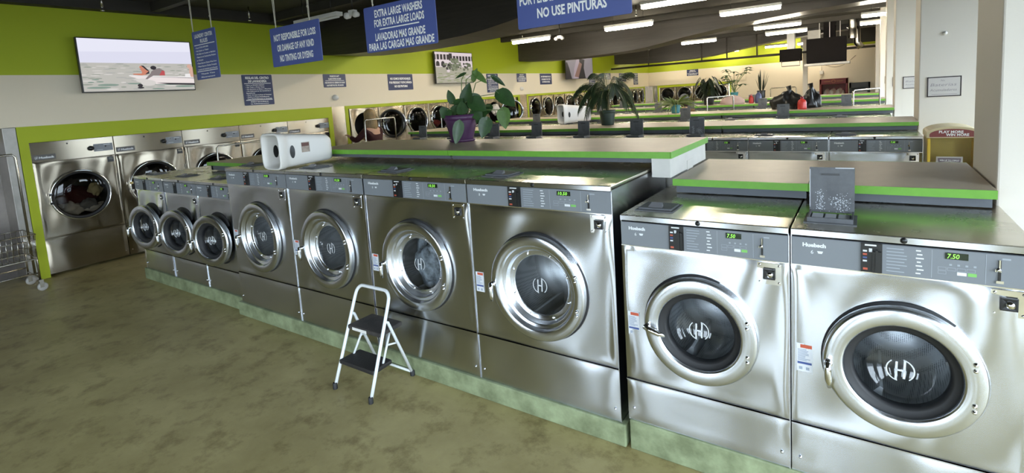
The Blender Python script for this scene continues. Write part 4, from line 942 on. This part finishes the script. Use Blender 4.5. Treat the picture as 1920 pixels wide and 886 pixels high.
# ================================================================== PLANTS
def pot(t, r0, r1, h, m_, soil=True, ribs=False):
    mb = MB(); mb.lathe([(.0001,0),(r0,0),(r0*1.04,.012),(r1*.94,h*.78),(r1*.94,h*.80),(r1,h*.82),(r1*1.02,h),(r1*.95,h),(r1*.92,h*.86),(.0001,h*.86)], (0,0,0), 'z', 36); mb.build('pot', m_, t)
    MB().lathe([(.0001,h*.875),(r1*.92,h*.868)], (0,0,0), 'z', 24).build('soil', SOIL, t)
def leaf(mb, base, tip, w, droop=.15, fold=.25, m=0, heart=False, n=7, face=None):
    b = Vector(base); e = Vector(tip); d = e-b; L = d.length; d.normalize(); side = d.cross(face if face else Vector((0,0,1)))
    side = side.normalized() if side.length > 1e-3 else Vector((1,0,0)); nrm = side.cross(d)
    vs = []; 
    for i in range(n+1):
        s = i/n; wd = (math.sin(PI*min(1, s**.62))**.8 if heart else math.sin(PI*s**.8)**.9)*w if 0 < s < 1 else (.02*w)
        c = b+d*L*s - Vector((0,0,1))*droop*L*s*s
        back = -d*.10*L*(1-s)**3 if heart else Vector()
        for q in (-1, -.5, 0, .5, 1): vs.append(c+side*wd*q+nrm*fold*wd*abs(q)+back*abs(q)*2)
    fs = [(i*5+k, i*5+k+1, (i+1)*5+k+1, (i+1)*5+k) for i in range(n) for k in range(4)]
    mb.add(vs, fs, m, True)
# pothos in the purple pot
t = thing('pothos_plant', 'trailing heart-leaf plant in a purple pot on the raised counter', 'plant', (-2.79, 1.12, 1.396)); pot(t, .088, .142, .225, PURPLE)
MB().lathe([(.0001,.0),(.10,.0),(.115,.018),(.108,.02),(.09,.006)], (0,0,0), 'z', 30).build('saucer', PURPLE, t)
cx, cy = Vector((RT.x, RT.y, 0)), Vector((-FW.x, -FW.y, 0)).normalized()
fo_ = MB(); st_ = MB()
def VP(a, h, f=0.): return cx*a+cy*f+Vector((0,0,h))   # a metres to the right, h above the counter, f towards the viewer
PO = [((-.06,.33),(-.085,.44),.035,.0),((-.02,.30),(.03,.36),.045,.02),((.05,.30),(.10,.49),.065,.03),((.10,.33),(.22,.25),.07,.06),((-.10,.27),(-.15,.21),.055,.05),((.13,.50),(.17,.60),.03,.02),((.14,.56),(.24,.47),.035,.02),((.06,.56),(-.02,.525),.014,.0),((.29,.52),(.39,.44),.022,.0),((.33,.38),(.46,.27),.075,.02),((.36,.24),(.37,.09),.062,.05),((.22,.17),(.17,.03),.058,.09),((-.0,.16),(-.04,-.0),.046,.17),((.20,.24),(.13,.15),.05,.05),((.02,.24),(.02,.34),.05,.06),((.12,.25),(.18,.17),.05,.07),((-.06,.24),(-.01,.31),.04,.04),((.16,.32),(.10,.40),.045,.0),((.25,.28),(.20,.21),.04,.0)]
for k, (b, e, w, f) in enumerate(PO):
    leaf(fo_, VP(b[0], b[1], f), VP(e[0], e[1], f+.03), w, .05, .22, 1 if k in (6, 10, 5) else 0, True, 9, cy+Vector((0,0,.35))+cx*(.5*math.sin(k*2.3)))
    mid = VP(b[0]*.5, max(.2, b[1])*.8+.06, f*.5); st_.tube([VP(b[0]*.15, .19, 0), mid, VP(*b, f)], [.005, .004, .003], 6)
fo_.build('foliage', [LEAF, LEAFL], t); st_.build('stems', STEM, t)
# palm on the second island
def palm(t, h, pot_h, trunk_lean, fronds):
    tr = MB(); tr.tube([(0,0,pot_h*.8),(.02,0,pot_h+h*.4),(trunk_lean,0,pot_h+h)], [.03,.022,.014], 10); tr.build('trunk', BARK, t)
    fl = MB(); rb = MB(); o = Vector((trunk_lean, 0, pot_h+h*.9))
    for a, hh, f, dr in fronds:
        tip = cx*a+cy*f; pts = []
        for i in range(11):
            s = i/10; pts.append(o+tip*s+Vector((0,0,hh*math.sin(min(1, s*1.15)*PI/2)-dr*s*s*s)))
        rb.tube(pts, [.006-.0004*i for i in range(11)], 5)
        for i in range(2, 11):
            d = (pts[i]-pts[i-1]).normalized(); sd = d.cross(Vector((0,0,1))).normalized(); L = .17*math.sin(PI*(i/11)**.7)+.05
            for s in (-1, 1):
                for q in (0, .33, .66):
                    b = pts[i]-(pts[i]-pts[i-1])*q; leaf(fl, b, b+sd*s*L*.62+d*L*.7-Vector((0,0,L*.62)), .0052, .25, .1, 0, False, 4, cy+Vector((0,0,.2))+cx*.3*s)
    fl.build('foliage', PALMG, t); rb.build('stems', STEM, t)
t = thing('palm_plant', 'palm in a ribbed dark green pot on the second island counter', 'plant', (-2.99, 4.55, 1.252)); pot(t, .085, .115, .21, DKGREEN)
palm(t, .28, .2, .03, [(-.42,.16,.0,.34),(.40,.10,.0,.42),(.34,.26,-.05,-.0),(-.25,.22,.08,.2),(.12,.27,.05,.12),(.22,.12,.14,.3),(-.14,.10,.15,.26),(-.05,.30,-.05,.05),(-.34,.08,.1,.35),(.30,.20,.1,.22),(-.2,.28,-.1,.0),(.05,.2,.2,.2),(-.46,.22,-.1,.2)])
# spider plant
t = thing('spider_plant', 'yellow-green spider plant in a teal pot on the third island counter', 'plant', (-2.77, 7.0, 1.252)); pot(t, .065, .085, .15, TEAL)
fl = MB(); rnd = random.Random(5)
for i in range(70):
    a = rnd.uniform(0, 2*PI); L = rnd.uniform(.30, .48); el = rnd.uniform(.25, 1.0); b = Vector((.03*math.cos(a), .03*math.sin(a), .14)); d = Vector((math.cos(a)*math.cos(el), math.sin(a)*math.cos(el), math.sin(el)))
    leaf(fl, b, b+d*L, .014, rnd.uniform(.3, .75), .15, 0, False, 6, cy+Vector((0,0,.7)))
for i in range(8): leaf(fl, VP(-.25+.01*i, .0+.03*i), VP(-.25-.02+.03*(i % 3), -.03+.02*i+.06), .012, .4, .1)
fl.build('foliage', SPID, t)
# dark bushy plant
t = thing('bushy_plant', 'very dark bushy plant in a black pot on the fourth island counter', 'plant', (-2.93, 10.05, 1.253)); pot(t, .10, .125, .2, BLACK)
fl = MB(); st_ = MB(); rnd = random.Random(8)
for i in range(60):
    a = rnd.uniform(0, 2*PI); r = rnd.uniform(.05, .24); z = rnd.uniform(.25, .62); b = Vector((r*math.cos(a), r*math.sin(a), z)); leaf(fl, b, b+Vector((.12*math.cos(a), .12*math.sin(a), -.16)), .04, .2, .2, 0, True, 5)
    if i % 4 == 0: st_.tube([(0,0,.17), (b.x*.5, b.y*.5, z*.8), tuple(b)], .006, 5)
fl.build('foliage', LEAFD, t); st_.build('stems', STEM, t)
# small tree
t = thing('money_tree', 'small leafy tree in a teal pot on the farthest island', 'plant', (-2.95, 12.95, 1.252)); pot(t, .07, .10, .19, TEAL)
fl = MB(); st_ = MB(); rnd = random.Random(11)
for i in range(16):
    a = rnd.uniform(0, 2*PI); r = rnd.uniform(.06, .36); z = rnd.uniform(.38, .86); b = Vector((r*math.cos(a), r*math.sin(a), z)); st_.tube([(0,0,.16),(b.x*.25, b.y*.25, z*.6), tuple(b)], .007, 5)
    for k in range(6): q = a+2*PI*k/6; leaf(fl, b, b+Vector((.15*math.cos(q), .15*math.sin(q), -.03)), .03, .15, .2, 0, False, 4)
fl.build('foliage', LEAF, t); st_.build('stems', STEM, t)
# snake plant
t = thing('snake_plant', 'upright snake plant in a black pot beside the small tree', 'plant', (-2.28, 12.95, 1.252)); pot(t, .09, .10, .20, BLACK)
fl = MB(); rnd = random.Random(12)
for i in range(12):
    a = rnd.uniform(0, 2*PI); b = Vector((.04*math.cos(a), .04*math.sin(a), .17)); leaf(fl, b, b+Vector((.16*math.cos(a)*rnd.random(), .16*math.sin(a)*rnd.random(), rnd.uniform(.3, .6))), .024, .0, .3, 0, False, 6)
fl.build('foliage', LEAFD, t)

# ================================================================== THINGS ON THE COUNTERS
tag(MB().blob((-2.40,9.95,1.253), .26, .16, .17, 3, .12, 26, 14, 0, 0.).build('folded_blanket', PINKC), 'pale pink bundle of cloth on the fourth island beside the dark plant', 'laundry')
def bag(label, x, y, z, rx, rz_, seed):
    t = thing('plastic_bag', label, 'bag', (x, y, z), 0, 'black bags on the third island'); MB().blob((0,0,0), rx, rx*.8, rz_*.7, seed, .25, 30, 18, 0, 0.).build('sack', BAGB, t)
    k = MB(); k.tube([(0,0,rz_*.5),(.01,0,rz_*.8),(-.01,0,rz_*1.0)], [.07,.025,.04], 8); k.build('knot', BAGB, t)
bag('larger black plastic bag, left of the red jug', -1.00, 7.10, 1.253, .24, .36, 4); bag('narrow black plastic bag behind the red jug', -.71, 7.24, 1.253, .13, .38, 6)
def bottle(name, label, x, y, z, r, h, m_, cap):
    t = thing(name, label, 'bottle', (x, y, z)); MB().lathe([(.0001,0),(r,0),(r*1.02,h*.1),(r,h*.55),(r*.8,h*.72),(r*.36,h*.82),(r*.34,h*.9)], (0,0,0), 'z', 20).build('body', m_, t); MB().lathe([(r*.4,h*.86),(r*.42,h),(.0001,h)], (0,0,0), 'z', 16).build('cap', cap, t)
bottle('detergent_jug', 'red detergent jug between the black bags', -.80, 6.86, 1.252, .062, .19, REDT, mat('maroon_cap', (.2,.02,.03), .4)); bottle('red_bottle', 'red bottle on the fourth island left of the blue one', -2.02, 9.9, 1.252, .05, .19, REDT, mat('pink_cap', (.5,.2,.2), .4)); bottle('blue_bottle', 'blue-black bottle on the fourth island right of the red one', -1.88, 9.9, 1.252, .065, .26, BLUEB, BLACK)
o = MB().blob((-3.93,6.42,1.170), .07, .035, .03, 9, .3, 16, 10, 0, 0.).build('black_glove', RUBBER); tag(o, 'small black crumpled item on a lid of the third island row', 'glove')

# ================================================================== CARTS
def make_cart(m_=WIRE):
    t = thing('laundry_cart', '', 'cart'); L, W = .62, .42; z0, z1 = .36, .62
    b = MB()
    for k in range(5):
        z = z0+(z1-z0)*k/4; e = .02*k/4; b.tube([(-L/2-e,-W/2-e,z),(L/2+e,-W/2-e,z),(L/2+e,W/2+e,z),(-L/2-e,W/2+e,z)], .0055 if k in (0, 4) else .003, 6, closed=True)
    for i in range(15):
        x = -L/2+L*i/14
        for s in (-1, 1): b.tube([(x,s*W/2,z0),(x,s*(W/2+.02),z1)], .0028, 5)
        b.tube([(x,-W/2,z0),(x,W/2,z0)], .0028, 5)
    for i in range(11):
        y = -W/2+W*i/10
        for s in (-1, 1): b.tube([(s*L/2,y,z0),(s*(L/2+.02),y,z1)], .0028, 5)
    b.build('wire_basket', m_, t)
    f = MB()
    for s in (-1, 1):
        f.tube([(-L/2,s*W/2,.12),(-L/2,s*W/2,.34),(-L/2+.03,s*W/2,.355),(L/2-.03,s*W/2,.355),(L/2,s*W/2,.34),(L/2,s*W/2,.12)], .010, 8); f.tube([(-L/2,s*W/2,.20),(L/2,s*W/2,.20)], .008, 8)
        f.tube([(s*L/2,-W/2,.15),(s*L/2,W/2,.15)], .009, 8)
    f.build('frame', m_, t)
    for a in (-1, 1):
        for c in (-1, 1):
            k = MB(); k.lathe([(.0001,-.016),(.034,-.016),(.045,-.011),(.045,.011),(.034,.016),(.0001,.016)], (a*L/2+.012, c*W/2, .045), 'y', 18, 0); k.box(a*L/2-.012, a*L/2+.022, c*W/2-.024, c*W/2-.018, .04, .12, 1); k.box(a*L/2-.012, a*L/2+.022, c*W/2+.018, c*W/2+.024, .04, .12, 1); k.box(a*L/2-.014, a*L/2+.02, c*W/2-.024, c*W/2+.024, .105, .125, 1)
            k.build('caster', [mat('grey_caster', (.36,.34,.31), .5), WIRE], t)
    h = MB(); h.tube([(-L/2-.012,0,.15),(-L/2-.012,0,1.44),(-L/2+.01,0,1.47),(L/2-.01,0,1.47),(L/2+.012,0,1.44),(L/2+.012,0,.15)], .012, 8); h.build('hanging_bar', m_, t)
    return t
ct = make_cart(); TC = tree_of(ct)
CARTS = [(-7.50,-.985,PI/2,'chrome wire laundry cart cut by the left edge of the photo'), (-6.97,1.48,PI/2,'laundry cart behind the low counter, only its white pole in view'), (-6.58,3.60,PI/2,'laundry cart in front of the maroon hoodie'), (-7.2,6.1,PI/2,'laundry cart before the stacked dryers, left of the purple pot'), (-2.30,8.3,PI/2-.6,'laundry cart right of the knit cap between two islands'), (-1.92,14.3,.1,'far laundry cart before the back wall, left of the white column'), (.02,8.25,PI/2-.6,'laundry cart at the right end near the white pillars')]
for i, (x, y, r, lb) in enumerate(CARTS):
    o = ct if i == 0 else copy_tree(ct, TC); place(o, x, y, 0, r); o.scale.z = {1: .915, 2: 1.03}.get(i, 1); tag(o, lb, 'cart', 'rolling laundry carts')

# ================================================================== GAME MACHINES
t = thing('ball_game_machine', 'yellow PLAY MORE WIN MORE game cabinet between the near pillars', 'game machine', (.60, 3.30, 0))
w2 = .165; A = MB()
A.box(-w2, -w2+.02, 0, .36, 0, 1.165); A.box(w2-.02, w2, 0, .36, 0, 1.165); A.box(-w2, w2, 0, .36, 0, .86); A.build('cabinet', YELLOW, t, .003)
MB().box(-w2+.02, w2-.02, .25, .27, .86, 1.17).build('back_panel', OLIVE, t)
arc = [(-w2-.006,1.17)]+[(w2*1.04*math.sin(-PI/2+PI*i/14), 1.205+.058*math.cos(-PI/2+PI*i/14)) for i in range(15)]+[(w2+.006,1.17)]
MB().prism(arc, -.004, .36).build('canopy', CREAMT, t)
arc2 = [(-w2+.012,1.178)]+[(w2*.93*math.sin(-PI/2+PI*i/14), 1.198+.046*math.cos(-PI/2+PI*i/14)) for i in range(15)]+[(w2-.012,1.178)]
q = MB(); q.prism(arc2, -.008, -.003, 0); text(q, 'PLAY MORE', -.015, 1.220, .020, -.0088, 1, .155, 'c', .03); text(q, 'WIN MORE', .025, 1.196, .020, -.0088, 1, .145, 'c', .03); q.build('marquee', [MARQ, LETTER], t)
q = MB(); q.box(-.105, .065, .012, .018, .84, 1.012, 0); q.prism([(-.095,1.0),(.055,1.0),(.05,.965),(-.02,.975),(-.09,.965)], .009, .0115, 1); text(q, 'WIN UP TO 5 BALLS', -.02, .982, .012, .008, 2, .125, 'c', .03)
q.prism([(-.07,.945),(-.02,.97),(.03,.945),(.045,.92),(.03,.925),(.03,.88),(-.07,.88),(-.07,.925),(-.085,.92)], .009, .0115, 3); q.build('prize_card', [PAPER, mat('mauve_print',(.18,.13,.17),.5), LETTER, mat('mauve_soft',(.3,.22,.25),.5)], t)
MB().quad(-w2+.02, w2-.02, .86, 1.17, .006).build('glass', PANE, t)
def cabinet(name, label, x0, x1, y, h, col, colw):
    t = thing(name, label, 'game machine', ((x0+x1)/2, y, 0)); w = (x1-x0)/2
    b = MB(); b.box(-w, -w+.06, 0, .6, 0, h); b.box(w-.06, w, 0, .6, 0, h); b.box(-w, w, 0, .6, h-.19, h); b.box(-w, w, 0, .6, 0, .78); b.box(-w, w, .55, .6, 0, h); b.build('cabinet', col, t, .008)
    return t, w
t, w_ = cabinet('claw_machine', 'dark red prize machine against the back wall', -1.34, -.50, 19.2, 1.60, REDC, None)
q = MB(); q.prism([(w_*.78*math.cos(2*PI*i/24), 1.51+.055*math.sin(2*PI*i/24)) for i in range(24)], -.012, .0, 0); q.lathe([(.045,-.014),(.06,-.016),(.062,-.012)], (0,0,1.51), 'y', 20, 1); q.quad(-.28, -.09, 1.50, 1.52, -.0125, 1); q.quad(.09, .28, 1.50, 1.52, -.0125, 1); q.build('marquee', [MARQ, ORNG], t)
q = MB(); 
for i in range(9): q.blob((-.26+.065*i, .3, 1.08+.05*math.sin(i*2.1)), .07, .08, .13, i, .3, 12, 8, i % 3)
q.build('plush_prize', [WPLAS, PINKC, CLW], t); tag(q and t)
MB().quad(-w_+.06, w_-.06, .78, 1.41, .02).build('glass', PANE, t)
t, w_ = cabinet('vending_machine', 'black prize cabinet right of the dark red machine', -.46, .14, 19.25, 1.42, BLACK, None)
q = MB()
for i in range(3): q.box(-.22, .22, .1, .5, .80+.13*i, .86+.13*i)
q.build('shelf', DULLST, t)
MB().quad(-w_+.06, w_-.06, .78, 1.22, .02).build('glass', PANE, t)

# ================================================================== PEOPLE
def skin_mesh(name, joints, edges, m_, parent, root=0, sub=2):
    me = bpy.data.meshes.new(name); me.from_pydata([j[:3] for j in joints], edges, []); me.materials.append(m_)
    o = bpy.data.objects.new(name, me); COL.objects.link(o); o.parent = parent
    o.modifiers.new('skin', 'SKIN').use_smooth_shade = True
    if not me.skin_vertices: 
        bpy.context.view_layer.objects.active = o
    sv = me.skin_vertices[0].data
    for i, j in enumerate(joints): sv[i].radius = (j[3], j[4] if len(j) > 4 else j[3]); sv[i].use_root = (i == root)
    s = o.modifiers.new('sub', 'SUBSURF'); s.levels = sub; s.render_levels = sub
    return o
def person(label, loc, rz, top, trousers, hair_m, scale, lean, arms, head_kind):
    """faces -y in its local frame; lean = forward bend in metres at the shoulders"""
    t = thing('person', label, 'person', loc, rz); S = scale; ln = lean
    P = lambda x, y, z, r, r2=None: (x*S, y*S, z*S, r*S, (r2 or r)*S)
    J = [P(0,0,.95,.13,.10), P(0,-ln*.4,1.18,.115,.09), P(0,-ln*.9,1.38,.13,.09), P(0,-ln*1.05,1.50,.052), P(0,-ln*1.15,1.58,.06,.07), P(0,-ln*1.2-.01,1.66,.078,.095), P(0,-ln*1.22-.01,1.74,.062,.075)]
    E = [(0,1),(1,2),(2,3),(3,4),(4,5),(5,6)]
    for s in (-1, 1):
        n = len(J); J += [P(s*.10,.0,.90,.085), P(s*.11,-.015,.50,.058), P(s*.11,.0,.28,.054), P(s*.11,.01,.08,.036), P(s*.115,-.07,.035,.034), P(s*.12,-.16,.025,.026)]
        E += [(0,n),(n,n+1),(n+1,n+2),(n+2,n+3),(n+3,n+4),(n+4,n+5)]
    hands = []
    for s, (el, wr) in zip((-1, 1), arms):
        n = len(J); sh = (s*.17, -ln*.92, 1.40); J += [P(*sh,.058), P(*el,.042), P(*wr,.028)]; E += [(2,n),(n,n+1),(n+1,n+2)]
        wv = Vector(wr); d = (wv-Vector(el)).normalized(); sd = Vector((1,0,0)); pm = wv+d*.07; J.append(P(*pm,.03,.018)); E.append((n+2,n+3))
        for k in range(4):
            b0 = pm+d*.035+sd*(.027-.018*k); b1 = b0+d*(.035,.042,.038,.028)[k]+Vector((0,0,-.012)); b2 = b1+d*.022+Vector((0,0,-.02)); m0 = len(J)
            J += [P(*b0,.009), P(*b1,.0085), P(*b2,.0075)]; E += [(n+3,m0),(m0,m0+1),(m0+1,m0+2)]
        b0 = wv+d*.045+sd*(-s*.035)+Vector((0,0,-.01)); b1 = b0+d*.035+sd*(-s*.015); m0 = len(J); J += [P(*b0,.010), P(*b1,.009)]; E += [(n+3,m0),(m0,m0+1)]
    skin_mesh('body', J, E, SKIN, t)
    # clothing
    J = [P(0,0,.90,.155,.125), P(0,-ln*.4,1.17,.14,.115), P(0,-ln*.88,1.38,.15,.112), P(0,-ln*1.0,1.455,.08,.075)]; E = [(0,1),(1,2),(2,3)]
    for s, (el, wr) in zip((-1, 1), arms):
        n = len(J); J += [P(s*.18,-ln*.92,1.40,.075), P(*el,.06), P(*[a*.85+b*.15 for a, b in zip(wr, el)],.045)]; E += [(2,n),(n,n+1),(n+1,n+2)]
    skin_mesh('jacket', J, E, top, t)
    J = [P(0,0,.93,.145,.115)]; E = []
    for s in (-1, 1):
        n = len(J); J += [P(s*.10,.0,.86,.10), P(s*.11,-.015,.50,.074), P(s*.11,.0,.12,.062)]; E += [(0,n),(n,n+1),(n+1,n+2)]
    skin_mesh('trousers', J, E, trousers, t)
    for s in (-1, 1): MB().blob((s*.115*S, -.06*S, .045*S), .05*S, .13*S, .05*S, 1, .03, 16, 10, 0, -.04*S).build('shoe', SHOE, t)
    hc = Vector((0, -ln*1.2-.01, 1.67))*S
    f = MB()
    for s in (-1, 1): f.blob((hc.x+s*.033*S, hc.y-.088*S, hc.z+.012*S), .012*S, .008*S, .008*S, 1, 0, 8, 6, 1)
    f.blob((hc.x, hc.y-.10*S, hc.z-.02*S), .013*S, .02*S, .022*S, 1, 0, 10, 8, 0); f.blob((hc.x, hc.y-.088*S, hc.z-.055*S), .026*S, .01*S, .007*S, 1, 0, 10, 6, 2)
    for s in (-1, 1): f.blob((hc.x+s*.082*S, hc.y+.0*S, hc.z), .012*S, .022*S, .032*S, 1, 0, 8, 8, 0)
    f.build('face', [SKIN, BLACK, mat('lips', (.35,.13,.11), .5)], t)
    h = MB()
    if head_kind == 'long':
        h.blob((hc.x, hc.y+.018*S, hc.z+.03*S), .105*S, .115*S, .112*S, 2, .03, 24, 16)
        for k in range(22):
            a = PI*(-.12+1.24*k/21); x, y = .095*S*math.cos(a), .095*S*math.sin(a); h.tube([(hc.x+x*.8, hc.y+.02*S+y*.8, hc.z+.06*S), (hc.x+x*1.08, hc.y+.02*S+y*1.1, hc.z-.06*S), (hc.x+x*1.15, hc.y+.03*S+y*1.15, hc.z-.2*S), (hc.x+x*1.0, hc.y+.02*S+y, hc.z-.31*S-.02*S*math.sin(k*3))], [.02*S,.022*S,.022*S,.006*S], 6)
        h.build('hair', hair_m, t)
    else:
        h.blob((hc.x, hc.y+.02*S, hc.z-.06*S), .10*S, .10*S, .12*S, 4, .06, 20, 14); h.build('hair', hair_m, t)
        c = MB(); c.blob((hc.x, hc.y+.006*S, hc.z+.045*S), .102*S, .118*S, .10*S, 5, .02, 24, 14); c.lathe([(.100*S,-.01*S),(.112*S,.0),(.112*S,.035*S),(.100*S,.04*S)], (hc.x, hc.y+.004*S, hc.z+.01*S), 'z', 24); c.build('knit_cap', GREYK, t)
    return t
person('person in a maroon hoodie with long blond hair leaning into a stacked dryer', (-7.12, 4.0, 0), -PI/2+.15, MAROON, DENIM, HAIRB, .93, .14, [((-.27,-.30,1.20),(-.20,-.50,1.22)), ((.27,-.30,1.22),(.20,-.52,1.30))], 'long')
person('person in a grey knit cap and tan and black jacket between far islands', (-2.95, 8.2, 0), PI+.3, CAMOU, DENIM, HAIRD, .86, .12, [((-.26,-.15,1.12),(-.20,-.34,1.02)), ((.26,-.15,1.12),(.18,-.34,1.02))], 'cap')
